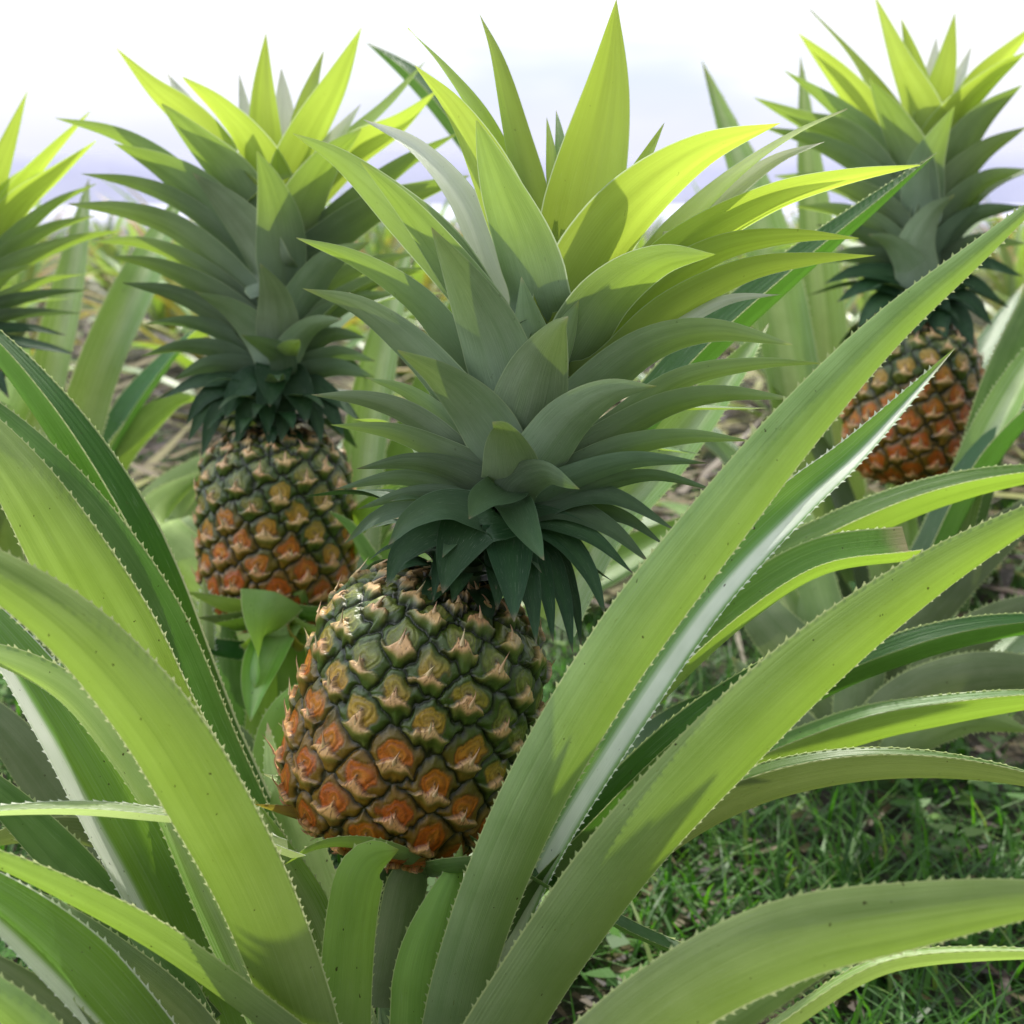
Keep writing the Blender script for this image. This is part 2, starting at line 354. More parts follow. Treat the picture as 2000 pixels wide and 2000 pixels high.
# ------------------------------------------------------------------ pineapple fruit
def smooth(a, lo, hi):
    t = np.clip((a-lo)/(hi-lo), 0, 1); return t*t*(3-2*t)
def fruit_mesh(origin, centre, axis, rad, half, neyes, nu, nv, seed, ripe_bias=0.0, ripe_side=None):
    g = np.random.default_rng(seed)
    ax = np.array(axis.normalized()); tmp = np.array([0., -1., 0.]); e1 = tmp-ax*tmp.dot(ax); e1 /= np.linalg.norm(e1); e2 = np.cross(ax, e1)
    # profile of revolution
    ss = np.linspace(-1, 1, 400); sh = np.sign(ss)*(np.abs(ss)**0.9)
    def prof(s): return rad*np.power(np.clip(1-np.abs(s)**4.6, 0, 1), 0.5)*(1-0.015*s)
    zz = np.sin(np.sin(ss*np.pi/2)*np.pi/2); rr = prof(zz)
    hh = zz*half
    arc = np.concatenate([[0], np.cumsum(np.hypot(np.diff(hh), np.diff(rr)))])
    area = np.concatenate([[0], np.cumsum((rr[1:]+rr[:-1])/2*np.diff(arc))])
    per = neyes                                              # eyes to one turn of the spiral
    wgt = np.concatenate([[0], np.cumsum(np.diff(arc)/np.power((rr[1:]+rr[:-1])/2/rad+.10, .45))])
    ne = int(arc[-1]/(per*2*math.pi*rad))                    # per: rise of one eye, in turns
    q = (np.arange(ne)+0.5)/ne*wgt[-1]; neyes = ne
    ev = np.interp(q, wgt, arc); et = (np.arange(ne)*2.399963*(-1 if seed == 3 else 1)+seed+g.normal(0, .022, ne)) % (2*np.pi)
    ev = ev+g.normal(0, .0016, ne)*(rad/.064)*.5
    er = np.interp(ev, arc, rr)
    cell = 0.0272*math.sqrt(per/.00265)*2*math.pi*rad                            # half spacing
    va = np.linspace(0.004, 0.996, nv)*arc[-1]; th = np.linspace(0, 2*np.pi, nu, endpoint=False)
    TH, VA = np.meshgrid(th, va); TH = TH.ravel(); VA = VA.ravel()
    RR = np.interp(VA, arc, rr); HH = np.interp(VA, arc, hh)
    n = len(TH); d1 = np.full(n, 9.); d2 = np.full(n, 9.); X = np.zeros(n); Y = np.zeros(n); ID = np.zeros(n, int)
    # slow wander of the rows and fine wobble of every outline
    kk = g.normal(0, 1, (6, 3)); fl = lambda f, a: sum(np.sin(f*(1+.35*q_)*(np.sin(TH*(1+q_ % 3)+kk[q_, 0])*rad+VA*(1 if q_ % 2 else -1))/rad*3+kk[q_, 1]*5) for q_ in range(6))*a
    WU = fl(3.1, .0006)*rad/.064; WV = fl(2.3, .0006)*rad/.064; WF = fl(9.0, 1/6.); WG = fl(17.0, 1/6.)
    for i in range(neyes):
        dt = (TH-et[i]+np.pi) % (2*np.pi)-np.pi
        du = dt*(0.5*RR+0.5*er[i])+WU; dv = VA-ev[i]+WV
        dd = np.hypot(du, dv*1.06)
        m1 = dd < d1
        d2 = np.where(m1, d1, np.minimum(d2, dd)); d1 = np.where(m1, dd, d1)
        X = np.where(m1, du, X); Y = np.where(m1, dv, Y); ID = np.where(m1, i, ID)
    x = X/cell; y = Y/cell; gr = (d2-d1)/(2*cell)          # 0 in the groove .. ~1 centre
    r1 = g.random(neyes)[ID]; r2 = g.random(neyes)[ID]; r3 = g.random(neyes)[ID]
    jx = (g.random(neyes)-.5)[ID]*0.22
    gg = np.clip(gr/0.62, 0, 1); dome = np.power(1-(1-gg)**2.4, 0.72)
    yc = y-0.18; re = np.hypot(x-jx*.4, yc*1.12)*(1+.10*WF); an = np.arctan2(yc, x)
    disc = 1-smooth(re, 0.74, 0.90)
    wr = 0.5+0.5*np.sin(an*(13+np.floor(r1*9))+r2*9+WG*3.5)*(.35+.65*r3)
    yb = 0.46*np.exp(-np.abs(x-jx)/0.18)-0.28-0.22*np.abs(x)**1.5+0.03*np.sin(x*9+r1*20)+.02*WG
    bract = smooth(yb-y, -0.015, 0.05)
    h = 0.31*dome+0.08*(r3-.5)*dome - 0.05*disc*(1-bract) + 0.02*disc*(1-bract)*np.cos(re*17)*(re < .7) + 0.012*wr*smooth(re, .3, .55)*disc*(1-bract)
    h += bract*(0.17*smooth(y, -1.0, -0.45)*(1-.35*smooth(y, -.4, .2))+0.04+0.010*np.sin(x*22+r2*20)*smooth(y, -.9, -.3))
    h *= cell
    # base normals
    dr = np.gradient(rr, arc); dh = np.gradient(hh, arc)
    DR = np.interp(VA, arc, dr); DH = np.interp(VA, arc, dh)
    rad_v = np.outer(np.cos(TH), e1)+np.outer(np.sin(TH), e2)
    Nn = rad_v*DH[:, None]-ax[None, :]*DR[:, None]; Nn /= np.linalg.norm(Nn, axis=1)[:, None]
    o = np.array(centre)-np.array(origin)
    lump = np.array([0.012*math.sin(3*a+seed)+0.008*math.sin(2*a) for a in th])[np.tile(np.arange(nu), nv)]
    V = o+rad_v*(RR*(1+lump))[:, None]+ax[None, :]*HH[:, None]+Nn*(h-0.25*cell)[:, None]
    # colour
    s = HH/half
    side = 0.0 if ripe_side is None else (rad_v@np.array(ripe_side))*0.28  # ripeness leans toward this direction
    rip = np.clip(smooth(-s+side+ripe_bias+(r1-.5)*0.50, -0.75, 0.80), 0, 1)
    def C(*c): return np.array(c)[None, :]
    def mx(a, b, f): return a*(1-f[:, None])+b*f[:, None]
    rind = mx(C(0.055, 0.095, 0.010), C(0.26, 0.12, 0.010), smooth(rip, .40, 1.0)*0.85)
    eye_g = mx(C(0.15, 0.18, 0.022), C(0.34, 0.32, 0.11), smooth(re, .55, .1)*(0.4+.6*r3))
    eye_o = mx(C(0.48, 0.125, 0.006), C(0.74, 0.32, 0.045), smooth(re, .55, .1)*(0.2+.8*r3))
    eye_r = mx(C(0.44, 0.085, 0.006), C(0.60, 0.20, 0.03), smooth(re, .5, .1)*r3)
    eye_m = mx(C(0.42, 0.25, 0.022), C(0.54, 0.34, 0.07), smooth(re, .55, .1))
    eye = mx(eye_g, eye_m, smooth(rip, .06, .42)); eye = mx(eye, eye_o, smooth(rip, .36, .85)); eye = mx(eye, eye_r, smooth(rip, .85, 1.0)*.8)
    eye = eye*(0.86+0.20*wr*smooth(re, .2, .6)+0.20*np.cos(re*19+WG)+.22*WF)[:, None]; eye = mx(eye, eye*C(.45, .40, .35), smooth(WG+WF*.6, .35, .8)*.7)
    ctr = smooth(re, .13, .03)*(r2 > .35); eye = mx(eye, C(0.06, 0.03, 0.012), ctr*.9)
    rimv = np.exp(-((re-.78)/.09)**2); col = mx(rind, eye, 1-smooth(re, .70, .88)); col = col*(1-.5*rimv[:, None])
    tan_ = mx(C(0.70, 0.47, 0.20), C(0.66, 0.36, 0.17), r2); tan_ = mx(tan_, C(0.62, 0.27, 0.09), smooth(rip, .6, 1)*.55)
    streak = smooth(np.sin(x*31+r1*30)+np.sin(x*57+r3*11)*.6, .75, 1.4)*smooth(y, -.9, -.35)
    tan_ = mx(tan_, C(0.12, 0.045, 0.02), streak*.8*(r3 > .25)); tan_ = tan_*(1+.22*WG+.15*WF)[:, None]
    tf = smooth(y-0.30*np.abs(x-jx)*(1-.5*rip)+.12*(r1-.5), -0.76, -0.46)
    bc = mx(mx(rind*1.15, C(0.26, 0.25, 0.05), smooth(y, -.9, -.55)*.6), tan_, tf)
    col = mx(col, bc, bract)
    edge_ln = np.exp(-((yb-y)/0.05)**2)*(1-bract); col = col*(1-.55*edge_ln[:, None])
    groove = smooth(gr+.04*WF, 0.20, 0.02); col = mx(col, C(0.006, 0.011, 0.002), groove*.92)
    edgeband = smooth(gr, .45, .2)*(1-groove)*(1-bract*.6); col = mx(col, rind*.85, edgeband*.7)
    btm = smooth(-s, 0.93, 1.0); col = mx(col, C(0.10, 0.04, 0.015), btm*.8)
    idx = np.arange(nu*nv).reshape(nv, nu); nx = np.roll(idx, -1, axis=1)
    F = np.stack([idx[:-1], nx[:-1], nx[1:], idx[1:]], -1).reshape(-1, 4)
    # bract spikes
    sv, sf, sc = [], [], []
    b0 = len(V)
    for i in range(neyes):
        hp = np.interp(ev[i], arc, hh); rp = er[i]; drp = np.interp(ev[i], arc, dr); dhp = np.interp(ev[i], arc, dh)
        rv = math.cos(et[i])*e1+math.sin(et[i])*e2; tv = -math.sin(et[i])*e1+math.cos(et[i])*e2
        nrm = rv*dhp-ax*drp; up = ax*dhp+rv*drp
        base = o+rv*rp+ax*hp+nrm*(0.20*cell)
        ln = cell*g.uniform(.55, 1.0)*(1 if g.random() > .12 else .5); lift = g.uniform(.28, .75); side_ = g.uniform(-.25, .25); jxx = jx[np.argmax(ID == i)] if (ID == i).any() else 0
        low = hp/half < -0.35
        if low: lift *= 1.15; ln *= g.uniform(.7, 1.25); side_ *= 2.2
        ns = 6; cl = g.random()
        for k2 in range(ns):
            t = k2/(ns-1)
            c0 = base+tv*((jxx)*cell+side_*ln*t*t)+up*(-0.34*cell+ln*t)+nrm*(lift*ln*t**1.25-(0.3*ln*t**3 if cl > .5 else 0))
            w = cell*(0.19*(1-t)**1.7+0.012); th_ = cell*(0.085*(1-t)+0.008)
            for a_, b_ in ((-1, -.4), (0, 1), (1, -.4)): sv.append(c0+tv*w*a_+nrm*th_*b_)
            cc = np.array([0.60, 0.42, 0.20])*(1-t)+np.array([0.56, 0.30, 0.20] if cl > .3 else [0.66, 0.55, 0.32])*t
            if t > .85: cc = cc*.5
            if low: cc = cc*np.array([.95, .8, .8])
            sc += [cc]*3
        q0 = b0+i*ns*3
        for k2 in range(ns-1):
            for j in range(3):
                a_ = q0+k2*3+j; b_ = q0+k2*3+(j+1) % 3
                sf.append((a_, b_, b_+3, a_+3))
    V = np.concatenate([V, np.array(sv)]); col = np.concatenate([np.clip(col, 0, 1), np.array(sc)])
    F = np.concatenate([F, np.array(sf)])
    me = bpy.data.meshes.new('fruit'); me.vertices.add(len(V)); me.vertices.foreach_set('co', V.astype(np.float32).ravel())
    me.loops.add(F.size); me.loops.foreach_set('vertex_index', F.astype(np.int32).ravel())
    me.polygons.add(len(F)); me.polygons.foreach_set('loop_start', np.arange(0, F.size, 4, dtype=np.int32)); me.polygons.foreach_set('loop_total', np.full(len(F), 4, np.int32))
    ca = me.color_attributes.new('Col', 'FLOAT_COLOR', 'POINT')
    ca.data.foreach_set('color', np.concatenate([col, np.ones((len(col), 1))], 1).astype(np.float32).ravel())
    me.update(calc_edges=True); me.polygons.foreach_set('use_smooth', np.ones(len(F), bool)); me.validate()
    return me

def tube_mesh(name, P, radii, origin, ns=14, n=20):
    C, L = spline(P, n); V, F = [], []
    for i, c in enumerate(C):
        T = (C[min(i+1, n-1)]-C[max(i-1, 0)]).normalized(); a = T.orthogonal().normalized() if i == 0 else (a-T*a.dot(T)).normalized(); b = T.cross(a)
        t = i/(n-1)*(len(radii)-1); k = min(len(radii)-2, int(t)); r = radii[k]+(radii[k+1]-radii[k])*(t-k)
        for j in range(ns):
            an = 2*math.pi*j/ns; V.append(tuple(c+a*math.cos(an)*r+b*math.sin(an)*r-origin))
    for i in range(n-1):
        for j in range(ns): F.append((i*ns+j, i*ns+(j+1) % ns, (i+1)*ns+(j+1) % ns, (i+1)*ns+j))
    F.append(tuple(range(ns))[::-1]); F.append(tuple((n-1)*ns+j for j in range(ns)))
    me = bpy.data.meshes.new(name); me.from_pydata(V, [], F); me.polygons.foreach_set('use_smooth', [True]*len(F)); return me

# ------------------------------------------------------------------ crowns
def make_crown(parent, base, axis, length, leaves, D, scale=1.0, filler=26, flen=0.12, fw=0.03, seed=1, maxd=None):
    rs = random.Random(seed)
    axis = axis.normalized(); o0 = org(parent)
    core = tube_mesh('crown', [base-axis*0.012, base+axis*length*.2, base+axis*length*.42], [0.016*scale, 0.011*scale, 0.003*scale], o0, 12, 10)
    crown = link('crown', core, M['core'], parent)
    e1 = RGT-axis*RGT.dot(axis); e1.normalize(); e2 = axis.cross(e1)          # e2 points away from the viewer
    def nfn(p, T, t):
        rel = p-base; rad = rel-axis*rel.dot(axis)
        rad = rad.normalized() if rad.length > 1e-4 else e2
        return (axis*0.75-rad*1.0).normalized()
    for lf in leaves:
        mat, w, db, dz = lf[:4]; xy = lf[4:]
        pts = [(xy[i], xy[i+1]) for i in range(0, len(xy), 2)][::-1]          # base first
        n = len(pts)-1; P = []; L = [0]
        for i in range(n): L.append(L[-1]+math.hypot(pts[i+1][0]-pts[i][0], pts[i+1][1]-pts[i][1]))
        for (px, py), l in zip(pts, L):
            t = l/L[-1]
            rel = (1200-py)/1200
            P.append(at(px, py, D+scale*(db+(dz*(.8 if mat == 'crowndark' else 1)-db)*t**1.25)/1000))
        # carry the leaf base in to the core
        q = P[0]; ap = base+axis*max(0.0, (q-base).dot(axis)-0.012*scale)
        P.insert(0, q.lerp(ap, 0.8 if db < 14 else 0.2))
        def nf2(p, T, t, mat=mat, dz=dz, db=db):
            V = (CAM-p).normalized(); ph = nfn(p, T, t)
            if mat == 'crowndark' or (mat == 'crownmid' and xy[1] > xy[-1]+25): return V*0.9+axis*0.55+UPV*0.2
            if mat == 'crownwhite': return ph*0.6+V*0.7
            if db >= 20: return ph
            return ph*0.55-V*0.75
        if mat == 'crowndark': w *= .82
        else: w *= .93
        me = leaf_mesh('crown_leaf', P, w*unit(D), nf2, 0.16 if mat == 'crowndark' else 0.24, prof_crown, o0, 30, 9, None, vee=0.35, wav=0.03)
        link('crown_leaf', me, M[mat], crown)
    for i in range(30):                                                        # short dark leaves bent back over the shoulders of the fruit
        az = i*2.39996+seed; rad = e1*math.cos(az)+e2*math.sin(az); q = i/30
        b = base+axis*(0.001+0.024*q)*scale+rad*0.010*scale; ln = (0.036+0.026*q)*rs.uniform(.85, 1.15)*scale
        el = R(20+35*q+rs.uniform(-8, 8)); P = [b]
        for kq in range(4):
            P.append(P[-1]+(rad*math.cos(el)+axis*math.sin(el))*ln/4); el -= R(rs.uniform(26, 34)-8*q)
        me = leaf_mesh('crown_leaf', P, 0.0165*rs.uniform(.8, 1.15)*scale, lambda p, T, t: axis+(p-base)*8, 0.2, prof_crown, o0, 16, 7, None, view_fit=False, vee=.4)
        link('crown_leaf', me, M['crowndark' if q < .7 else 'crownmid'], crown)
    for i in range(filler):                                                    # the side turned away
        t = (i+.5)/filler; az = i*2.39996
        rad = e1*math.cos(az)+e2*math.sin(az)
        if rad.dot(e2) < 0.12 or t > .72: continue
        el = R(-12+92*t+rs.uniform(-6, 6)); ln = flen*(0.6 if t < .3 else 1)*(0.45+0.75*math.sin(math.pi*min(1, .15+.8*t)))*rs.uniform(.9, 1.1)
        b = base+axis*(length*0.50*t)+rad*0.012*scale
        d0 = rad*math.cos(el)+axis*math.sin(el); el2 = el-R(28); d1 = rad*math.cos(el2)+axis*math.sin(el2)
        P = [b, b+d0*ln*.5, b+d0*ln*.5+d1*ln*.5]
        me = leaf_mesh('crown_leaf', P, fw*rs.uniform(.8, 1.1), nfn, 0.26, prof_crown, o0, 18, 7, None, view_fit=False, vee=.35)
        link('crown_leaf', me, M['crowndark' if t < .35 else 'crown'], crown)
    return crown

def filler_leaves(parent, basept, n, length, width, a0, a1, seed, mats=('strap', 'strapdark', 'strapgrey'), el=(35, 80)):
    """leaves of the rosette growing between azimuths a0..a1 (deg, 90 = away from the viewer)"""
    rs = random.Random(seed); o0 = org(parent)
    for i in range(n):
        az = R(a0+(a1-a0)*((i*0.618034) % 1)); e = R(el[0]+(el[1]-el[0])*(i+.5)/n)
        rad = Vector((math.cos(az), math.sin(az), 0)); ln = length*rs.uniform(.75, 1.1)
        P = [basept+rad*0.02+Vector((0, 0, 0.02+0.12*i/n))]; ang = e+R(10)
        for k in range(5):
            P.append(P[-1]+(rad*math.cos(ang)+Vector((0, 0, 1))*math.sin(ang))*ln/5); ang -= R(rs.uniform(4, 15))
        me = leaf_mesh('leaf', P, width*rs.uniform(.85, 1.15), lambda p, T, t: Vector((0, 0, 1))*.6-rad, 0.32, prof_strap, o0, 24, 7, None, view_fit=False, vee=.4)
        link('leaf', me, M[rs.choice(mats)], parent)

GRP = 'fruiting pineapple plants'
def plant(fc, label):
    p = Vector((fc.x, fc.y, 0)); r = empty('pineapple_plant', p); tag(r, label, 'pineapple plant', GRP); return r

AX1 = (RGT*0.30+UPV*0.95-FWD*0.14).normalized()
F1 = at(880, 1520, 0.655); P1 = plant(F1+Vector((-.005, .02, 0)), 'large plant in front bearing the nearest fruit, tall leafy crown and broad arching leaves')
F2 = at(592, 1130, 1.00); P2 = plant(F2, 'plant left of and behind the nearest fruit, its fruit and dense crown in clear view')
F3 = at(1945, 862, 1.20); P3 = plant(F3, 'pineapple plant at upper right, orange fruit partly hidden by two long leaves')
F4 = at(-215, 1080, 1.14); P4 = plant(F4, 'pineapple plant cut off by the left edge, only half its crown showing')

# fruits
link('fruit', fruit_mesh(org(P1), F1, AX1, 0.0625, 0.0755, .00275, 760, 400, 3, 0.02, (-.8, -.5, 0)), M['rind'], P1)
AX2 = (RGT*0.0+UPV*0.97-FWD*0.16).normalized()
link('fruit', fruit_mesh(org(P2), F2, AX2, 0.0625, 0.082, .00275, 520, 300, 5, 0.05, (-.2, -.6, 0)), M['rind'], P2)
AX3 = (RGT*0.0+UPV*0.97-FWD*0.16).normalized()
link('fruit', fruit_mesh(org(P3), F3, AX3, 0.0630, 0.078, .0029, 420, 240, 8, 0.30, (-.2, -.6, 0)), M['rind'], P3)
link('fruit', fruit_mesh(org(P4), F4, AX3, 0.063, 0.075, .0030, 260, 150, 9, 0.0), M['rind'], P4)

W_, G_, B_, D_, M_, T_ = 'crownwhite', 'crown', 'crownbright', 'crowndark', 'crownmid', 'crownshade'
CROWN1 = [  # material, seen width, depth of base / tip (mm behind the axis), tip ... base
 (B_,185, 22, 26, 1315,-2, 1292,200, 1245,430, 1200,640),
 (B_, 78, 30, 50, 1022,28, 1060,130, 1100,300, 1150,500),
 (B_, 34, 35, 60, 1166,250, 1174,320, 1182,420), (G_, 40, 38, 65, 1186,235, 1194,300, 1200,420),
 (B_, 60, 30, 50, 1417,262, 1370,350, 1310,450, 1240,580),
 (B_, 70, 28, 45, 870,60, 950,150, 1025,260, 1090,420, 1140,560),
 (B_,115, 14, 24, 885,140, 965,235, 1035,370, 1100,540, 1140,660),
 (G_,145,  2,-40, 1016,257, 1062,400, 1112,540, 1150,700),
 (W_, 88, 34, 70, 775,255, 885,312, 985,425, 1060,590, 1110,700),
 (G_,105, 10, -20, 770,345, 860,440, 950,560, 1040,690, 1110,790),
 (G_,120, 14, 18, 625,285, 722,342, 835,445, 945,560, 1060,720),
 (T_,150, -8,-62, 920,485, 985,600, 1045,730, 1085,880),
 (G_, 76, -2, -8, 632,507, 760,556, 885,640, 970,745, 1040,850),
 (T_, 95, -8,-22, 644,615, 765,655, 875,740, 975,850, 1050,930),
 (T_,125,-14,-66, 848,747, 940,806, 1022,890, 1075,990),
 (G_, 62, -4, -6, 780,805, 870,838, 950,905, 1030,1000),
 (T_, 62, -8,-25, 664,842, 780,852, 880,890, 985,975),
 (G_, 62,-10,-30, 704,906, 830,920, 930,958, 1050,1020),
 (M_, 64,-12,-36, 760,1000, 870,985, 965,1003, 1070,1060),
 (M_, 50, -8,-25, 716,1043, 840,1019, 940,1035, 1040,1075),
 (M_, 52,-10,-30, 760,1087, 865,1055, 960,1060, 1050,1105),
 (M_, 85,-18,-55, 828,1163, 878,1108, 955,1082, 1050,1110),
 (M_, 58, -8,-20, 736,1159, 800,1107, 900,1078, 1010,1110),
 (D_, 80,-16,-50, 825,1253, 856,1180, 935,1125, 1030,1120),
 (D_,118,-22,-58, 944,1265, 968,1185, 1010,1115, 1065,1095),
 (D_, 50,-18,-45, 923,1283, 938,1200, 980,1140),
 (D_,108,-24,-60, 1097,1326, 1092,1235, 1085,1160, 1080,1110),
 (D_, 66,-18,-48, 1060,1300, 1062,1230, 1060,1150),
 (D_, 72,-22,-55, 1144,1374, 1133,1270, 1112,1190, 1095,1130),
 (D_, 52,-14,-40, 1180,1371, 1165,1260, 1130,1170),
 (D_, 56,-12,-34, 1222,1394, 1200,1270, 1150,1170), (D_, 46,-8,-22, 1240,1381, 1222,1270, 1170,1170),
 (M_, 62,-26,-72, 1160,1195, 1122,1135, 1085,1070), (M_, 62,-26,-72, 1000,1107, 1030,1068, 1080,1045),
 (G_,125, -2,-12, 1112,590, 1122,680, 1130,760, 1130,850), (G_,110, -6,-22, 1235,640, 1200,720, 1160,800, 1130,880),
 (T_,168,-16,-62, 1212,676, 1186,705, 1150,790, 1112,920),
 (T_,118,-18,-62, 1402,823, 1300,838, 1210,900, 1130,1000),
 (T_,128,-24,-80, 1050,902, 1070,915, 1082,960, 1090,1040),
 (M_, 92,-24,-72, 1236,1043, 1160,1012, 1105,1040, 1085,1075),
 (B_,165,  8, 12, 1667,262, 1505,328, 1355,450, 1250,600, 1190,740),
 (B_, 68, 20, 30, 1807,232, 1695,288, 1575,372, 1450,490, 1320,640),
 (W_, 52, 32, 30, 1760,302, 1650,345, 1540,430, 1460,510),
 (B_, 92, 12, 18, 1962,352, 1795,383, 1640,432, 1450,540, 1300,680),
 (G_,135, -4,-50, 1527,542, 1405,560, 1295,640, 1200,780),
 (B_, 80,  6,  8, 1832,508, 1690,506, 1545,533, 1410,612, 1280,740),
 (B_, 80,  2,  0, 1867,545, 1730,555, 1590,582, 1430,665, 1270,800),
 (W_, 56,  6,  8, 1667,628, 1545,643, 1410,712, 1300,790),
 (G_,102, -6,-25, 1690,735, 1520,708, 1380,745, 1250,850, 1170,930),
 (G_, 64, -4,-12, 1760,775, 1610,778, 1445,815, 1300,920, 1190,990),
 (G_, 78, -8,-25, 1692,850, 1540,842, 1410,872, 1260,960, 1160,1020),
 (G_, 68, -8,-22, 1602,940, 1465,933, 1325,958, 1200,1020, 1130,1060),
 (M_, 62,-12,-34, 1512,988, 1350,983, 1210,1025, 1120,1070),
 (M_, 50, -8,-15, 1525,1045, 1390,1015, 1250,1045, 1140,1090),
 (M_, 64, -8,-15, 1440,1131, 1320,1065, 1220,1058, 1120,1090),
 (M_, 66,-10,-22, 1385,1200, 1300,1128, 1200,1085, 1110,1090),
 (D_, 60,-14,-36, 1352,1225, 1268,1150, 1180,1110, 1100,1100),
 (D_, 66,-14,-40, 1292,1315, 1258,1225, 1200,1150, 1120,1110),
 (M_, 50, -6,-12, 1420,1165, 1330,1105, 1220,1085),
]
CB1 = F1+AX1*0.0695
make_crown(P1, CB1, AX1, 0.17, CROWN1, 0.632, 1.0, 34, 0.13, 0.032, 2)

CROWN2 = [
 (B_,88, 20,20, 567,72, 562,200, 568,340, 580,460), (B_,100,12,12, 773,55, 722,180, 655,310, 605,440),
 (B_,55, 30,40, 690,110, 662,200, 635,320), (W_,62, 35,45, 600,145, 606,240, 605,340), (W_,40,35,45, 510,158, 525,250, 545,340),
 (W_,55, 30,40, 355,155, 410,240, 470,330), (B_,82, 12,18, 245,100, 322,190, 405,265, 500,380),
 (B_,98, 6,-14, 390,165, 470,235, 535,320, 580,440), (G_,112,0,-36, 345,222, 420,305, 485,380, 550,500),
 (G_,52, 6,6, 118,252, 232,282, 325,330, 470,440), (G_,98,-4,-18, 240,305, 342,358, 435,430, 540,560),
 (T_,105,-12,-36, 410,368, 482,440, 545,525, 590,630), (G_,115,-14,-60, 548,322, 578,400, 602,500, 606,620),
 (B_,56, 25,40, 910,128, 832,220, 750,300, 660,410), (B_,82, 15,22, 930,195, 850,270, 750,335, 650,450),
 (W_,48, 22,35, 770,222, 720,290, 660,380), (G_,112,-4,-45, 770,275, 705,340, 655,430, 615,560),
 (G_,62,10,15, 975,285, 880,340, 800,400, 680,500), (G_,82,2,0, 1000,375, 905,408, 800,450, 680,530),
 (G_,48,0,-6, 170,370, 290,393, 395,440, 520,540), (G_,64,-4,-16, 145,435, 272,452, 390,500, 530,620),
 (G_,46,0,-5, 195,515, 300,519, 405,560, 530,650), (G_,55,-6,-22, 225,545, 335,568, 435,615, 550,690),
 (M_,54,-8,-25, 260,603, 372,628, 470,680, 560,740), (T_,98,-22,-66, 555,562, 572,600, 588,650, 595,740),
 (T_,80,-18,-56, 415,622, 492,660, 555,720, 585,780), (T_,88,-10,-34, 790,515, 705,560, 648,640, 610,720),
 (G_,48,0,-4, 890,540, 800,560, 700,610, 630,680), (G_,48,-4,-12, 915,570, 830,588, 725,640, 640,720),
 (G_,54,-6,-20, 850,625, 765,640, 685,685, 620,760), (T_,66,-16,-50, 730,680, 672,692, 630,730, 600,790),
 (M_,44,-4,-12, 310,690, 402,688, 492,720, 560,780), (M_,44,-6,-18, 300,760, 385,740, 475,750, 560,800),
 (M_,60,-22,-66, 515,715, 560,735, 600,760, 605,800), (G_,55,-22,-66, 640,725, 620,740, 600,770),
 (M_,52,-6,-18, 370,810, 440,780, 520,785, 570,810), (D_,52,-6,-18, 345,850, 420,815, 505,805, 560,820),
 (D_,52,-8,-24, 395,910, 435,850, 500,820, 560,825), (D_,46,-10,-30, 400,945, 435,880, 490,835),
 (D_,52,-12,-36, 430,975, 458,890, 510,840), (D_,64,-16,-46, 480,893, 505,840, 545,805),
 (D_,62,-16,-46, 505,948, 525,880, 555,830), (D_,92,-22,-60, 575,868, 580,820, 585,780),
 (D_,66,-20,-52, 572,928, 570,870, 580,820), (D_,58,-18,-50, 600,945, 606,880, 600,830),
 (D_,76,-18,-50, 655,903, 640,845, 612,800), (D_,46,-14,-42, 685,948, 675,890, 640,840),
 (D_,54,-10,-32, 735,935, 700,870, 650,830), (D_,50,-8,-24, 770,900, 715,850, 650,815),
 (M_,50,-6,-18, 800,805, 720,785, 640,800), (M_,46,-4,-12, 800,770, 720,755, 640,785), (M_,46,-6,-16, 780,720, 710,715, 640,750),
]
make_crown(P2, F2+AX2*0.076, AX2, 0.185, CROWN2, 0.985, 1.0, 34, 0.15, 0.036, 3)

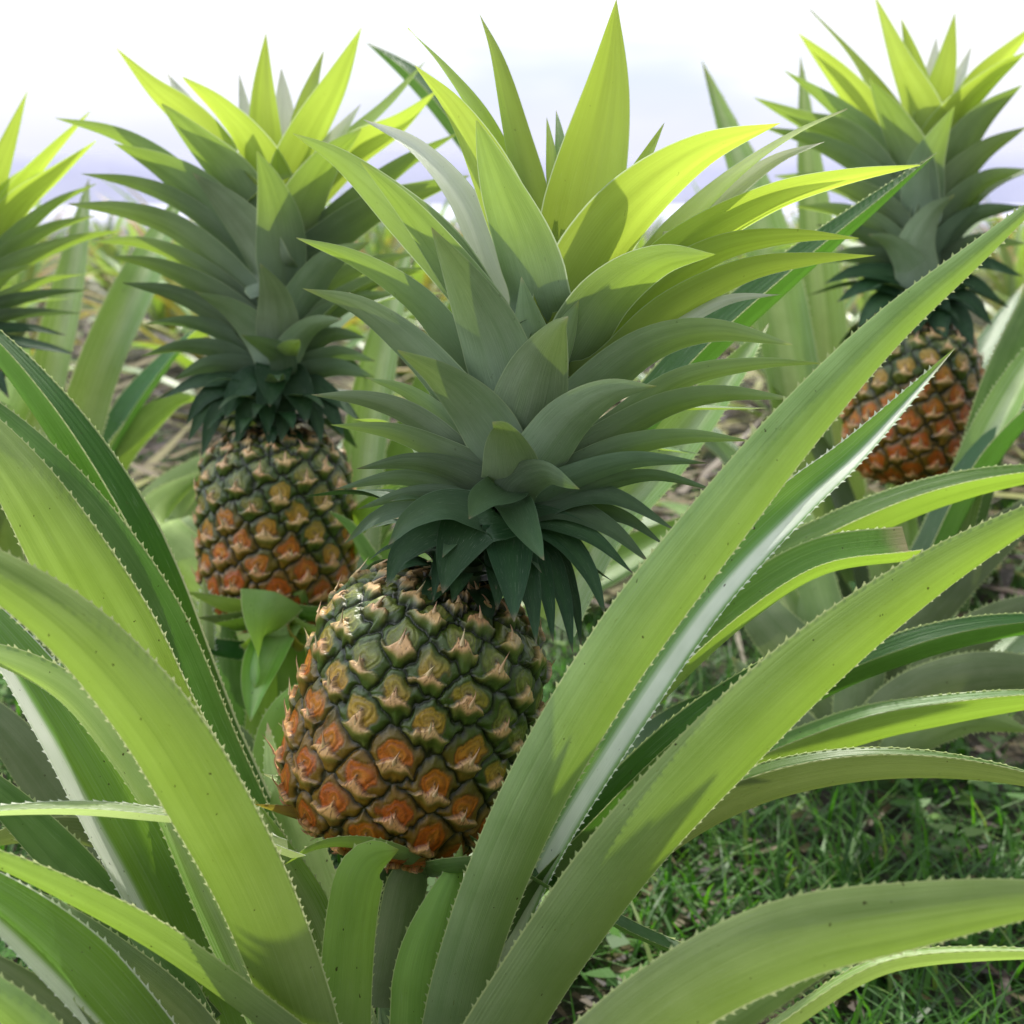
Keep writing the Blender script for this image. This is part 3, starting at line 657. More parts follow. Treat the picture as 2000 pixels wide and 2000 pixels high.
def Q2(rows): return [(m, w, a, b)+tuple(v+1092 if i % 2 == 0 else v for i, v in enumerate(xy)) for m, w, a, b, *xy in rows]
CROWN3 = Q2([
 (B_,100,12,12, 775,-5, 822,130, 870,250, 880,370), (B_,92,16,16, 945,28, 930,140, 905,250, 885,380),
 (B_,55,30,40, 830,40, 860,150, 880,260), (W_,55,30,40, 905,80, 895,180, 885,280), (W_,48,30,40, 980,100, 940,200, 900,300),
 (B_,84,8,10, 610,70, 702,175, 785,285, 850,400), (B_,52,20,28, 635,20, 722,120, 790,220, 850,330),
 (G_,58,14,18, 580,150, 692,232, 785,320, 860,430), (G_,66,2,0, 515,208, 622,258, 725,300, 840,440),
 (B_,95,8,8, 1095,112, 1022,175, 940,270, 890,400), (B_,62,18,25, 1120,50, 1040,140, 950,240),
 (G_,92,-8,-48, 760,165, 812,260, 850,350, 870,470), (G_,95,-14,-60, 945,225, 912,290, 880,370, 872,480),
 (G_,95,-4,-10, 1090,180, 1005,258, 935,370, 890,500), (G_,85,-8,-22, 1095,272, 1005,330, 930,420, 885,540),
 (G_,52,-2,-8, 560,375, 680,388, 790,440, 860,530), (G_,55,0,-3, 530,270, 650,305, 760,370, 850,480), (G_,48,-4,-12, 600,440, 700,450, 790,490, 860,570),
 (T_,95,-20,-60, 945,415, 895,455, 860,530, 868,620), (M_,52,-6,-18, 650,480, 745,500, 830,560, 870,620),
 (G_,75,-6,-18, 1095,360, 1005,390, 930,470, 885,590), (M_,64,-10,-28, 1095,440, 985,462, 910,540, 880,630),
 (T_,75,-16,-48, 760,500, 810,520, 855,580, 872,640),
 (D_,52,-8,-22, 665,605, 740,580, 820,590, 870,630), (D_,52,-10,-28, 692,645, 760,608, 825,615, 870,645),
 (D_,52,-14,-40, 735,700, 790,640, 850,640), (D_,55,-16,-44, 800,715, 830,660, 862,640), (D_,70,-20,-54, 860,715, 868,660, 875,630),
 (D_,72,-20,-54, 925,728, 905,665, 885,630), (D_,60,-16,-46, 985,742, 955,680, 900,640), (D_,52,-12,-34, 1025,695, 970,640, 900,630),
 (D_,50,-8,-24, 1045,645, 970,600, 895,615), (D_,50,-6,-18, 1090,590, 990,560, 900,600), (M_,48,-6,-16, 1095,520, 990,520, 900,580),
 (M_,48,-4,-12, 650,560, 730,545, 820,565),
])
make_crown(P3, F3+AX3*0.074, AX3, 0.18, CROWN3, 1.185, 0.9, 34, 0.155, 0.038, 4)
CROWN4 = [
 (B_,75,12,14, 60,190, 22,300, -18,420, -60,560), (B_,60,10,12, 192,238, 105,330, 30,420, -60,560), (B_,80,2,2, 208,298, 122,370, 30,450, -70,600),
 (B_,70,16,20, 90,340, 40,390, -60,520),
 (G_,55,0,-4, 205,392, 112,438, 20,520, -80,640), (G_,62,-4,-12, 202,460, 102,490, 0,560, -90,680), (G_,58,-6,-18, 265,490, 152,515, 0,585, -90,700),
 (G_,60,-12,-34, 75,565, 10,590, -60,660, -95,720),
 (G_,44,-4,-12, 180,585, 90,600, -10,650, -90,730), (M_,42,-6,-18, 195,618, 90,628, -20,660, -90,740), (M_,44,-6,-18, 172,668, 60,668, -40,690, -95,750),
 (D_,44,-6,-18, 140,715, 60,700, -30,710, -95,760), (D_,44,-8,-24, 168,758, 85,738, -20,730, -95,770), (D_,55,-16,-44, 20,850, -20,790, -80,770), (D_,60,-18,-50, -60,880, -80,820, -95,780),
 (B_,90,14,14, -120,150, -110,300, -95,500), (G_,100,-8,-24, -60,380, -70,480, -90,620), (G_,80,0,0, -330,300, -230,420, -120,600), (G_,60,-6,-18, -400,560, -260,600, -120,700),
]
make_crown(P4, F4+AX3*0.072, AX3, 0.18, CROWN4, 1.10, 0.9, 34, 0.15, 0.036, 5)

# ------------------------------------------------------------------ stalks
def stalk(parent, fc, ax, half, r=0.016):
    g = org(parent); top = fc-ax*half*0.9
    me = tube_mesh('stalk', [top, top.lerp(g+Vector((0, 0, .12)), .5)-ax*0.0, g+Vector((0, 0, .12)), g-Vector((0, 0, .02))], [r, r*1.05, r*1.1, r*1.25, r*1.25], g)
    return link('stalk', me, M['stalk'], parent)
S1 = stalk(P1, F1, AX1, 0.0775, 0.0165); S2 = stalk(P2, F2, AX2, 0.08, 0.017); S3 = stalk(P3, F3, AX3, 0.078); S4 = stalk(P4, F4, AX3, .075)

# ------------------------------------------------------------------ leaves of the near plant
s = strap
# right side
s(P1,136,166,.32,[(950,2330,.60),(1000,2060,.575),(1125,1735,.54),(1320,1400,.52),(1562,1082,.515),(1740,868,.52),(1905,695,.53),(2085,540,.54),(2210,432,.55),(2300,360,.555)])
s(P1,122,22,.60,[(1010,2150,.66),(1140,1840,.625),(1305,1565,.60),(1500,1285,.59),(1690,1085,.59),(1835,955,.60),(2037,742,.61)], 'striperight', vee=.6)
s(P1,150,138,.32,[(1020,2330,.55),(1150,2110,.535),(1340,1845,.52),(1560,1605,.51),(1780,1398,.51),(2000,1230,.515),(2200,1108,.52),(2380,1010,.53)])
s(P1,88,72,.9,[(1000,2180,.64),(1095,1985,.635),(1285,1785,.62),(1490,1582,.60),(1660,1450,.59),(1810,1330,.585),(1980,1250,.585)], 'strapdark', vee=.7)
s(P1,100,62,.9,[(1280,1640,.72),(1450,1460,.71),(1600,1325,.70),(1760,1225,.70),(1945,1195,.70)], 'strap', prof_cut, vee=.7)
s(P1,92,74,.9,[(1380,1470,.82),(1600,1275,.80),(1800,1172,.79),(2000,1085,.79),(2190,1032,.79),(2400,1000,.80)], 'strap', vee=.75)
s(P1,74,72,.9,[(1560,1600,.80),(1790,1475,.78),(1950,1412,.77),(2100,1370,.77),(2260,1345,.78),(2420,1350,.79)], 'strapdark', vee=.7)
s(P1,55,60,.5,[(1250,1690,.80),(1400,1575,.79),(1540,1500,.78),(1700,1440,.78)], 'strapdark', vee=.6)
s(P1,110,82,.8,[(1120,2180,.66),(1260,1985,.65),(1420,1830,.63),(1600,1725,.61),(1800,1672,.60),(2000,1660,.60),(2200,1680,.61),(2400,1730,.62)], 'strapgrey', vee=.7)
s(P1,104,80,.8,[(1350,1850,.75),(1500,1740,.74),(1660,1655,.72),(1850,1585,.71),(2000,1550,.71),(2220,1510,.71),(2420,1500,.72)], 'strap', vee=.7)
s(P1,170,(172,160),.20,[(1120,2420,.47),(1290,2245,.455),(1480,2105,.44),(1700,2005,.43),(1950,1955,.425),(2200,1920,.425),(2450,1910,.43)], 'strap', label='broad yellow green leaf sweeping across the lower right corner')
s(P1,90,165,.2,[(1250,2400,.50),(1450,2250,.485),(1620,2130,.475),(1800,2010,.47),(1945,1940,.465)], 'strap', prof_cut)
s(P1,66,82,.6,[(1500,2330,.52),(1700,2190,.51),(1850,2095,.505),(1980,2060,.505),(2220,2045,.51),(2400,2050,.52)], 'strappale', vee=.6)
s(P1,80,165,.3,[(1400,2300,.50),(1560,2180,.49),(1720,2075,.485),(1800,2020,.485)], 'strapgrey', prof_cut)
s(P1,50,70,.6,[(1000,1790,.63),(1110,1862,.62),(1230,1932,.60),(1350,1998,.585),(1470,2048,.575)], 'strapdark', prof_cut, vee=.6)
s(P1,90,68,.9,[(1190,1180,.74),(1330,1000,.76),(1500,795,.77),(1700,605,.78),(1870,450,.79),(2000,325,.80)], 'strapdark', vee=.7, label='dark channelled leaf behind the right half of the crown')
s(P1,110,20,.5,[(1180,1330,.80),(1290,1130,.80),(1420,980,.81),(1560,800,.83),(1640,690,.85)], 'strappale', vee=.5)
# left side
s(P1,165,(150,172),.30,[(690,2420,.57),(640,2200,.545),(545,1935,.515),(425,1700,.49),(315,1525,.475),(165,1355,.465),(0,1232,.46),(-180,1140,.46),(-380,1090,.47)], 'strap', label='broad arching leaf in the left foreground, bowed over to the left')
s(P1,182,162,.28,[(570,1980,.66),(455,1760,.64),(335,1555,.61),(232,1350,.585),(135,1180,.57),(35,1020,.565),(-80,880,.57),(-220,760,.58)], 'strap')
s(P1,120,72,.9,[(490,1800,.73),(365,1480,.71),(278,1260,.69),(185,1075,.68),(75,890,.68),(-50,722,.69),(-200,570,.70)], 'strapdark', vee=.65)
s(P1,150,150,.30,[(590,1950,.71),(440,1640,.69),(330,1385,.67),(218,1190,.655),(90,1015,.65),(-50,870,.655),(-220,740,.66)], 'strapdark', vee=.4)
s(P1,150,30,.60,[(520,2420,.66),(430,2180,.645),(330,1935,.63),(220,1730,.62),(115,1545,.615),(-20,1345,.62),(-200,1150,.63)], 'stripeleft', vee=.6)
s(P1,60,130,.5,[(330,1740,.55),(240,1610,.545),(130,1482,.54),(-20,1405,.54),(-180,1370,.55)], 'strappale', vee=.5)
s(P1,100,30,.5,[(640,2330,.60),(520,2080,.59),(430,1890,.585),(350,1735,.58),(270,1600,.58)], 'strappale', vee=.6)
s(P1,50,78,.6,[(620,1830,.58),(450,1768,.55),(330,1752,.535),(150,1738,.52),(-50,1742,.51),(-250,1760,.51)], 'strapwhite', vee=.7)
s(P1,95,100,.6,[(700,2300,.55),(520,2165,.525),(340,2038,.505),(160,1935,.49),(-40,1838,.485),(-250,1770,.49)], 'strap', vee=.5)
s(P1,95,150,.3,[(420,2200,.64),(300,2050,.62),(200,1920,.605),(85,1790,.595),(-40,1670,.59),(-200,1560,.6)], 'strapdark', vee=.5)
s(P1,110,95,.6,[(560,2030,.68),(420,1905,.67),(310,1850,.66),(200,1808,.65),(80,1795,.65),(-100,1820,.66)], 'strapgrey', vee=.5)
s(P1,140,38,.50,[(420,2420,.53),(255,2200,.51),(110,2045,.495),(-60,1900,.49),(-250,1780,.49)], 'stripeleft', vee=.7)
s(P1,105,160,.25,[(520,2380,.57),(400,2200,.55),(260,2075,.535),(110,1955,.53),(-60,1850,.53)], 'strapgrey')
s(P1,115,155,.25,[(300,2400,.50),(200,2280,.49),(80,2165,.485),(-60,2060,.48),(-200,1980,.48)], 'strapgrey')
s(P1,80,150,.3,[(250,2420,.46),(120,2250,.455),(-20,2120,.45),(-200,2000,.45)], 'strap')
s(P1,80,170,.2,[(480,2330,.60),(400,2150,.60),(330,2040,.595),(250,1950,.60)], 'strapdark')
s(P1,110,140,.3,[(330,1990,.78),(150,1760,.78),(0,1560,.78),(-120,1440,.8)], 'strapgrey', vee=.4)
s(P1,60,70,.5,[(300,1610,.80),(130,1480,.80),(0,1440,.80),(-150,1420,.82)], 'strapdark', vee=.5)
s(P1,70,40,.4,[(720,2150,.66),(680,1990,.655),(600,1830,.65),(540,1700,.65)], 'strappale', vee=.6)
# around the stalk
s(P1,112,(165,150),.25,[(738,2300,.575),(742,2120,.575),(758,1950,.575),(785,1850,.578),(850,1812,.59)], 'strapfresh', prof_wide, nl=30, name='stalk_leaf')
s(P1,140,(178,168),.6,[(895,2400,.605),(903,2200,.60),(915,2060,.598),(945,1940,.598),(975,1850,.605),(985,1800,.612)], 'strapfresh', nl=36, teeth=True, name='stalk_leaf')
s(P1,90,165,.3,[(820,2150,.645),(850,1990,.64),(870,1890,.64),(890,1820,.64)], 'strapgrey', prof_wide, nl=30, name='stalk_leaf')
s(P1,52,110,.4,[(905,1870,.65),(830,1826,.605),(740,1805,.595),(670,1812,.588),(606,1845,.583)], 'strap', nl=30, name='stalk_leaf')
s(P1,46,120,.5,[(880,1800,.655),(760,1768,.645),(650,1748,.635),(540,1715,.63)], 'yellow', nl=30, name='stalk_leaf')
s(P1,62,60,.4,[(890,1790,.665),(780,1760,.66),(700,1725,.655),(620,1680,.65),(560,1650,.65)], 'strappale', nl=30, name='stalk_leaf')
s(P1,46,115,.5,[(915,1870,.65),(955,1862,.605),(1020,1848,.598),(1075,1812,.60),(1110,1765,.61)], 'strapdark', nl=30, name='stalk_leaf')
s(P1,100,170,.3,[(760,2250,.70),(700,2000,.72),(640,1800,.74),(585,1650,.76),(570,1540,.78)], 'strap', vee=.3)
s(P1,120,170,.3,[(1060,2120,.70),(1080,1980,.70),(1120,1830,.71),(1150,1700,.72)], 'strapgrey')
filler_leaves(P1, org(P1)+Vector((0, .03, 0.02)), 5, 0.42, 0.042, 65, 115, 11, el=(10, 35))

# ------------------------------------------------------------------ second plant
s(P2,96,(170,150),.3,[(575,1760,1.00),(572,1600,.99),(585,1450,.98),(600,1335,.97)], 'strapfresh', prof_wide, name='stalk_leaf')
s(P2,84,(20,30),.5,[(604,1335,.95),(574,1400,.915),(550,1465,.90),(534,1540,.89)], 'strapfresh', name='stalk_leaf', teeth=False)
s(P2,80,(175,30),.4,[(588,1262,.93),(572,1320,.915),(552,1400,.905),(540,1470,.90)], 'strapfresh', name='stalk_leaf', vee=.6, teeth=False)
s(P2,92,165,.3,[(640,1600,.99),(612,1450,.98),(608,1340,.96),(650,1258,.95)], 'strapfresh', prof_wide, name='stalk_leaf')
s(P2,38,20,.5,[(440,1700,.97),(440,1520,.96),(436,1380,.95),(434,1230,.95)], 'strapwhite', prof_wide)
s(P2,80,165,.3,[(500,1700,1.04),(496,1520,1.03),(488,1400,1.02),(482,1290,1.01)], 'strapdark')
s(P2,112,175,.25,[(560,1950,.90),(540,1780,.89),(500,1620,.88),(475,1525,.88)], 'strapgrey', prof_wide)
s(P2,100,170,.35,[(600,2000,.88),(585,1780,.875),(590,1620,.87),(622,1510,.87),(652,1450,.88)], 'strapfresh', prof_wide)
s(P2,50,60,.4,[(600,1400,.96),(500,1400,.95),(420,1375,.95),(380,1330,.95)], 'strapdark', name='stalk_leaf')
for tx, ty, dz_, m_ in ((395,1262,.93,'strap'),(420,1318,.925,'strapgrey'),(455,1330,.925,'strapfresh'),(520,1372,.91,'strap'),(640,1372,.915,'yellow'),(700,1345,.925,'strap'),(765,1290,.94,'strapdark')):
    s(P2,52,115,.4,[(590,1318,.985),((590+tx)/2,(1330+ty)/2+8,.945),(tx,ty,dz_)], m_, name='stalk_leaf', nl=18)
s(P2,105,150,.3,[(620,1500,1.08),(480,1280,1.1),(330,1120,1.15),(440,1000,1.25)], 'strap')
s(P2,115,160,.25,[(560,1420,1.12),(430,1220,1.15),(340,1110,1.18),(440,1000,1.25),(540,950,1.3)], 'strappale')
s(P2,125,20,.3,[(330,1250,1.2),(420,1090,1.25),(560,1000,1.3),(700,930,1.3)], 'strap')
s(P2,92,30,.4,[(760,1350,1.10),(775,1130,1.12),(790,930,1.14),(830,700,1.16),(880,500,1.2)], 'strappale', vee=.4)
s(P2,80,30,.4,[(700,1300,1.10),(860,1000,1.14),(940,760,1.18),(1000,560,1.2)], 'strap', vee=.4)
s(P2,62,40,.4,[(690,1330,1.05),(750,1160,1.0),(800,1080,.98),(880,1010,.97)], 'strap', vee=.5)
s(P2,70,68,.8,[(1100,480,1.2),(960,290,1.2),(870,180,1.22),(780,90,1.25)], 'strapdark', vee=.6)
s(P2,60,100,.5,[(830,1230,.95),(780,1200,.93),(740,1130,.92),(700,1090,.92)], 'strapdark')
s(P2,140,40,.4,[(640,1450,1.1),(900,1200,1.15),(1150,1050,1.2),(1400,980,1.25)], 'strap', vee=.4)
s(P2,120,30,.4,[(640,1450,1.1),(900,1300,1.15),(1200,1250,1.2),(1450,1130,1.25),(1500,1090,1.3)], 'strap', vee=.4)
filler_leaves(P2, org(P2)+Vector((0, 0, 0.03)), 7, 0.45, 0.045, 20, 110, 21, el=(15, 52))
# leaves of the plant at the left edge
s(P4,72,25,.35,[(60,1050,1.3),(110,800,1.3),(160,560,1.32),(190,380,1.36)], 'strappale')
s(P4,85,(10,30),.4,[(170,920,1.22),(225,760,1.22),(300,600,1.24),(360,470,1.28),(400,400,1.3)], 'strappale', vee=.5)
s(P4,70,70,.6,[(190,1080,1.3),(270,920,1.3),(350,800,1.32),(430,690,1.36)], 'strapdark', vee=.6)
s(P4,60,150,.3,[(230,1020,1.3),(290,930,1.3),(370,860,1.32),(430,850,1.34)], 'strap')
s(P4,90,150,.3,[(0,1250,1.2),(-30,1000,1.2),(40,850,1.25),(60,700,1.3)], 'strap')
filler_leaves(P4, org(P4)+Vector((0, 0, 0.03)), 5, 0.45, 0.045, 100, 240, 31, el=(10, 60))
# leaves of the plant at upper right
Q = 1092
s(P3,110,25,.35,[(Q+680,1250,1.3),(Q+600,850,1.3),(Q+530,480,1.34),(Q+460,280,1.38),(Q+405,130,1.4)], 'strappale')
s(P3,85,25,.35,[(Q+720,1200,1.32),(Q+680,850,1.32),(Q+640,450,1.36),(Q+615,120,1.4)], 'strappale')
s(P3,88,150,.3,[(Q+930,1300,1.10),(Q+975,1100,1.09),(Q+1045,850,1.08),(Q+1120,640,1.1),(Q+1180,480,1.12)], 'strapdark', vee=.5)
s(P3,75,30,.5,[(Q+930,1250,1.06),(Q+985,1020,1.05),(Q+1060,860,1.05),(Q+1130,740,1.06),(Q+1200,640,1.08)], 'strappale', vee=.6)
s(P3,90,75,.8,[(Q+900,1250,1.04),(Q+990,1060,1.03),(Q+1090,920,1.03),(Q+1200,820,1.05)], 'strapdark', vee=.5)
s(P3,115,170,.25,[(1860,1640,1.05),(1800,1520,1.06),(1700,1400,1.08),(1610,1290,1.1),(1560,1150,1.15)], 'strapgrey')
s(P3,135,175,.2,[(1850,1640,1.06),(1760,1400,1.1),(1700,1200,1.14),(1660,1050,1.18),(1600,900,1.25)], 'strap')
s(P3,105,170,.25,[(1840,1600,.98),(1920,1505,.97),(2040,1452,.96),(2200,1440,.96),(2350,1480,.97)], 'strapgrey')
s(P3,110,165,.25,[(1850,1610,1.02),(1900,1420,1.02),(2000,1270,1.03),(2150,1130,1.05),(2300,1020,1.08)], 'strapgrey')
s(P3,95,165,.25,[(1870,1610,.99),(2000,1430,.98),(2120,1330,.98),(2280,1260,1.0)], 'strapgrey')
s(P3,100,172,.3,[(1830,1650,1.0),(1830,1500,1.0),(1850,1380,1.01),(1880,1270,1.03)], 'strapgrey', prof_wide)
s(P3,90,172,.3,[(1790,1640,1.0),(1700,1560,1.0),(1640,1500,1.01),(1560,1400,1.03)], 'strapgrey')
s(P3,80,175,.3,[(1900,1640,.97),(1940,1580,.96),(2060,1530,.95),(2200,1560,.95)], 'strap')
s(P3,80,172,.3,[(1740,1650,.98),(1660,1640,.97),(1580,1650,.96),(1500,1690,.96)], 'strapgrey')
s(P3,52,20,.4,[(1935,1330,1.15),(1930,1200,1.14),(1925,1110,1.14),(1900,1030,1.13)], 'strappale', prof_wide, name='stalk_leaf')
s(P3,48,20,.4,[(1960,1330,1.14),(1985,1200,1.13),(2000,1120,1.13),(2040,1080,1.12)], 'strappale', name='stalk_leaf')
s(P3,60,170,.4,[(1900,1320,1.14),(1880,1200,1.13),(1870,1110,1.12),(1850,1040,1.12)], 'strap', prof_wide, name='stalk_leaf')
s(P3,50,40,.4,[(1700,1400,1.12),(1690,1330,1.12),(1660,1250,1.13),(1620,1180,1.14)], 'strappale')
filler_leaves(P3, org(P3)+Vector((0, 0, 0.03)), 12, 0.58, 0.045, 30, 160, 41, mats=('strap', 'strapgrey', 'strapdark'), el=(12, 62))

# ------------------------------------------------------------------ plants of the rows behind
proto = None
def copy_plant(src, loc, rz, sc):
    c = src.copy(); COL.objects.link(c); c.location = loc; c.rotation_euler = (0, 0, rz); c.scale = (sc, sc, sc)
    for ch in list(src.children):
        k = ch.copy(); COL.objects.link(k); k.parent = c
    return c
def far_proto(loc, seed, mats, n):
    r = empty('pineapple_plant', loc)
    filler_leaves(r, Vector(loc)+Vector((0, 0, .02)), n, 0.62, 0.045, 0, 360, seed, mats=mats, el=(12, 80))
    return r
pr = [far_proto((-0.55, 2.35, 0), 51, ('strap', 'strappale', 'yellow'), 22), far_proto((0.35, 2.7, 0), 52, ('strap', 'yellow', 'strapgrey'), 20)]
spots = []
y = 2.9; k = 0
while y < 10.5:
    n = int((y*0.50+0.2)/0.7)
    for i in range(-n, n+1):
        x = i*0.70+(0.35 if k % 2 else 0)+random.uniform(-.15, .15)
        yy = y+random.uniform(-.15, .15)
        if abs(x) > 0.50*yy+0.4: continue
        spots.append((x, yy))
    y += 1.0; k += 1
for i, (x, yy) in enumerate(spots):
    src = pr[i % 2]
    if i < 2: o = src; o.location = (x, yy, 0)
    else: o = copy_plant(src, (x, yy, 0), random.uniform(0, 6.28), random.uniform(.72, .98))
    tag(o, 'pineapple plant without visible fruit in the blurred rows behind', 'pineapple plant', 'blurred plants of the rows behind')

# ------------------------------------------------------------------ ground, weeds, litter, hills
def sheet(name, x0, x1, y0, y1, z=0, nx=60, ny=60):
    V = [(x0+(x1-x0)*i/nx, y0+(y1-y0)*j/ny, z) for j in range(ny+1) for i in range(nx+1)]
    F = [(j*(nx+1)+i, j*(nx+1)+i+1, (j+1)*(nx+1)+i+1, (j+1)*(nx+1)+i) for j in range(ny) for i in range(nx)]
    me = bpy.data.meshes.new(name); me.from_pydata(V, [], F); return me
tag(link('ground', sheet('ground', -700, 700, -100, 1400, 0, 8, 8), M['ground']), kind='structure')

def strips(name, items, mat, kind, label, cat):
    """items: (pos, dir, up, length, width, bend, shade)"""
    V, F, Cc = [], [], []
    for p, d, u, L, w, bend, sh in items:
        sd = d.cross(u).normalized(); b = len(V)
        for k in range(4):
            t = k/3; c = p+d*(L*t)+u*(bend*L*t*t); ww = w*(1-t**2.2)+.0003
            V += [tuple(c-sd*ww/2), tuple(c+sd*ww/2)]; Cc += [sh]*2
        for k in range(3): F.append((b+2*k, b+2*k+1, b+2*k+3, b+2*k+2))
    me = bpy.data.meshes.new(name); me.from_pydata(V, [], F)
    ca = me.color_attributes.new('Col', 'FLOAT_COLOR', 'POINT')
    ca.data.foreach_set('color', [x for q in Cc for x in (q, q, q, 1)])
    return tag(link(name, me, mat), label, cat, kind=kind)
it = []
Z = Vector((0, 0, 1))
def dens(x, y): return noise.noise(Vector((x*4.5, y*4.5, 3)))*0.6+noise.noise(Vector((x*14, y*14, 7)))*.4
tries = 0
while len(it) < 24000 and tries < 200000:
    tries += 1
    y = 0.70+random.random()**1.4*2.2; x = random.uniform(-.62*y-.2, .62*y+.3)
    if dens(x, y) < random.uniform(-.40, .14): continue
    a = random.uniform(0, 6.28); tl = random.uniform(.15, 1.1)
    h = Vector((math.cos(a), math.sin(a), 0)); d = (h*math.sin(tl)+Z*math.cos(tl)); u = (h*math.cos(tl)-Z*math.sin(tl))
    sh = min(1, max(0, random.gauss(.42, .18))) if random.random() > .03 else 1.0
    it.append((Vector((x, y, 0)), d, u, random.uniform(.03, .12)*random.uniform(.5, 1), random.uniform(.0018, .0044), random.uniform(.1, .6), sh))
for _ in range(1500):      # clover-like broad weed leaves
    y = 0.8+random.random()*2.2; x = random.uniform(-.6*y-.1, .6*y+.2)
    if dens(x+5, y) < .05: continue
    for q in range(3):
        a = random.uniform(0, 6.28); h = Vector((math.cos(a), math.sin(a), 0))
        it.append((Vector((x, y, random.uniform(.01, .05)))+h*.004, (h+Z*random.uniform(-.1, .4)).normalized(), Z, random.uniform(.012, .028), random.uniform(.009, .018), .05, random.uniform(.35, .85)))
strips('grass', it, M['grass'], 'stuff', 'short green grass and weeds over dark soil', 'grass')
it = []
for _ in range(7000):
    y = 0.8+random.random()**1.5*9; x = random.uniform(-.6*y-.3, .6*y+.3)
    a = random.uniform(0, 6.28); far = y > 1.7
    d = Vector((math.cos(a), math.sin(a), random.uniform(-.02, .25 if far else .12))).normalized()
    L = random.uniform(.10, .42) if far else random.uniform(.01, .05)
    it.append((Vector((x, y, random.uniform(.006, .16 if far else .015))), d, Z, L, random.uniform(.012, .034) if far else random.uniform(.004, .011), random.uniform(-.25, .15), random.random() if far else random.random()**1.6*.75))
strips('leaf_litter', it, M['litter'], 'stuff', 'dry brown and yellowed leaves lying on the soil', 'leaf litter')

V, F = [], []; n = 90
for i in range(n+1):
    a = R(200)*(i/n)-R(10); rr = 900
    hgt = 22+36*(0.5+0.5*noise.noise(Vector((i*.09, 0, 1))))+6*noise.noise(Vector((i*.35, 3, 1)))
    for f, z in ((1.0, -1), (1.06, hgt*.6), (1.16, hgt), (1.5, -1)): V.append((math.cos(a)*rr*f, math.sin(a)*rr*f, z))
for i in range(n):
    for j in range(3): F.append((i*4+j, (i+1)*4+j, (i+1)*4+j+1, i*4+j+1))
me = bpy.data.meshes.new('hills'); me.from_pydata(V, [], F); me.polygons.foreach_set('use_smooth', [True]*len(F))
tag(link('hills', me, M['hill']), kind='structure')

# ------------------------------------------------------------------ light
SUN_EL, SUN_AZ = R(59), R(5)     # behind the plants, just right of the view axis
w = bpy.data.worlds.new('World'); scene.world = w; w.use_nodes = True
t = w.node_tree; t.nodes.clear()
sky = t.nodes.new('ShaderNodeTexSky'); sky.sky_type = 'NISHITA'; sky.sun_disc = False
sky.sun_elevation = SUN_EL; sky.sun_rotation = SUN_AZ; sky.air_density = 1.0; sky.dust_density = 2.5
tc = t.nodes.new('ShaderNodeTexCoord'); mp = t.nodes.new('ShaderNodeMapping'); mp.inputs['Scale'].default_value = (1, 1, 3.2)
t.links.new(tc.outputs['Generated'], mp.inputs[0])
nz = t.nodes.new('ShaderNodeTexNoise'); nz.inputs['Scale'].default_value = 1.5; nz.inputs['Detail'].default_value = 5; nz.inputs['Roughness'].default_value = .5
t.links.new(mp.outputs[0], nz.inputs['Vector'])
mr = t.nodes.new('ShaderNodeMapRange'); mr.interpolation_type = 'SMOOTHSTEP'
for i, v in ((1, .34), (2, .60), (3, .85), (4, 1.0)): mr.inputs[i].default_value = v
t.links.new(nz.outputs[0], mr.inputs[0])
spz = t.nodes.new('ShaderNodeSeparateXYZ'); t.links.new(tc.outputs['Generated'], spz.inputs[0])
mz = t.nodes.new('ShaderNodeMapRange'); mz.interpolation_type = 'SMOOTHSTEP'          # cloud thins out overhead
for i, v in ((1, .22), (2, .75), (3, 1.0), (4, .6)): mz.inputs[i].default_value = v
t.links.new(spz.outputs[2], mz.inputs[0])
mm = t.nodes.new('ShaderNodeMath'); mm.operation = 'MULTIPLY'; t.links.new(mr.outputs[0], mm.inputs[0]); t.links.new(mz.outputs[0], mm.inputs[1])
mxn = t.nodes.new('ShaderNodeMix'); mxn.data_type = 'RGBA'; 
nz2 = t.nodes.new('ShaderNodeTexNoise'); nz2.inputs['Scale'].default_value = 2.3; nz2.inputs['Detail'].default_value = 4
t.links.new(mp.outputs[0], nz2.inputs['Vector'])
mr2 = t.nodes.new('ShaderNodeMapRange'); mr2.interpolation_type = 'SMOOTHSTEP'; mr2.inputs[1].default_value = .36; mr2.inputs[2].default_value = .56
t.links.new(nz2.outputs[0], mr2.inputs[0])
cm = t.nodes.new('ShaderNodeMix'); cm.data_type = 'RGBA'; cm.inputs[6].default_value = (6.0, 6.6, 7.7, 1); cm.inputs[7].default_value = (8.7, 8.8, 9.0, 1)
t.links.new(mr2.outputs[0], cm.inputs[0]); t.links.new(cm.outputs[2], mxn.inputs[7])
t.links.new(mm.outputs[0], mxn.inputs[0]); t.links.new(sky.outputs[0], mxn.inputs[6])
bg = t.nodes.new('ShaderNodeBackground'); bg.inputs[1].default_value = 0.138
def vdot(v):
    d = t.nodes.new('ShaderNodeVectorMath'); d.operation = 'DOT_PRODUCT'; t.links.new(tc.outputs['Generated'], d.inputs[0]); d.inputs[1].default_value = Vector(v).normalized(); return d.outputs['Value']
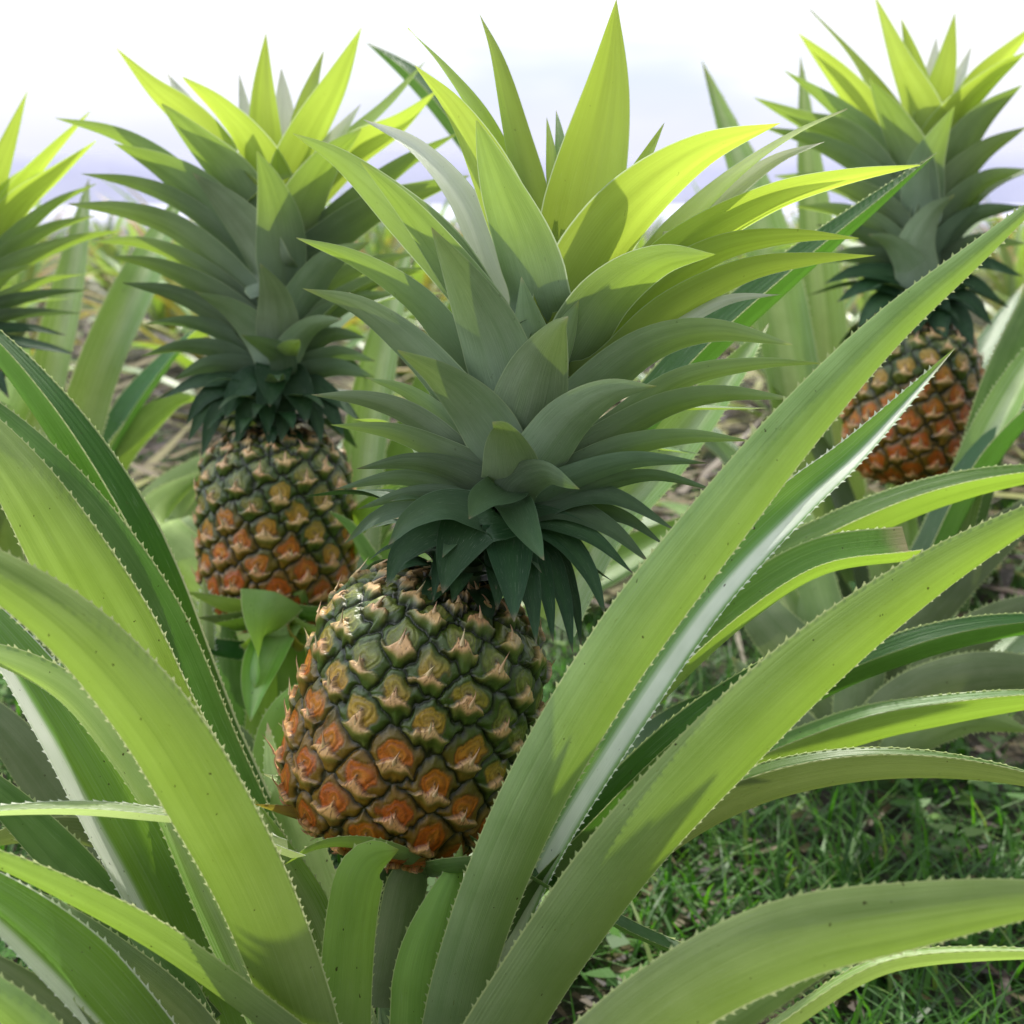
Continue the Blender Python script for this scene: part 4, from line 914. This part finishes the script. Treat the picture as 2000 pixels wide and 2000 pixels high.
def mrange(v, a, b, c, d_):
    m = t.nodes.new('ShaderNodeMapRange'); m.interpolation_type = 'SMOOTHSTEP'; t.links.new(v, m.inputs[0])
    for i, x in ((1, a), (2, b), (3, c), (4, d_)): m.inputs[i].default_value = x
    return m.outputs[0]
lobe = mrange(vdot((-.62, -.12, .78)), .35, 1.0, 1.0, 2.7)  # added bright patch of sky out of view, for soft side light
dull = mrange(vdot((.35, -1, 0.0)), -.15, .75, 1.0, .45)  # sky behind the camera dimmed to shape the fill light
low = mrange(spz.outputs[2], 0.02, 0.16, 0.90, 1.0)
m1 = t.nodes.new('ShaderNodeMath'); m1.operation = 'MULTIPLY'; t.links.new(lobe, m1.inputs[0]); t.links.new(dull, m1.inputs[1])
hz = t.nodes.new('ShaderNodeMix'); hz.data_type = 'RGBA'; hz.inputs[7].default_value = (6.3, 6.4, 7.7, 1)
t.links.new(mrange(spz.outputs[2], .035, .115, .85, 0.0), hz.inputs[0]); t.links.new(mxn.outputs[2], hz.inputs[6])
sc_ = t.nodes.new('ShaderNodeVectorMath'); sc_.operation = 'SCALE'; t.links.new(hz.outputs[2], sc_.inputs[0]); t.links.new(m1.outputs[0], sc_.inputs['Scale'])
t.links.new(sc_.outputs[0], bg.inputs[0])
ow = t.nodes.new('ShaderNodeOutputWorld'); t.links.new(bg.outputs[0], ow.inputs[0])
sl = bpy.data.lights.new('sun', 'SUN'); sl.energy = 5.0; sl.angle = R(0.8); sl.color = (1, .955, .86)
so = bpy.data.objects.new('sun', sl); COL.objects.link(so)
sd = Vector((math.sin(SUN_AZ)*math.cos(SUN_EL), math.cos(SUN_AZ)*math.cos(SUN_EL), math.sin(SUN_EL)))
so.rotation_euler = sd.to_track_quat('Z', 'Y').to_euler(); so.location = (0, 0, 5)

scene.view_settings.view_transform = 'Standard'; scene.view_settings.look = 'None'; scene.view_settings.exposure = 0
scene.cycles.max_bounces = 6; scene.cycles.transmission_bounces = 5; scene.cycles.diffuse_bounces = 4
scene.cycles.use_adaptive_sampling = True; scene.cycles.adaptive_threshold = 0.02
scene.cycles.use_denoising = True
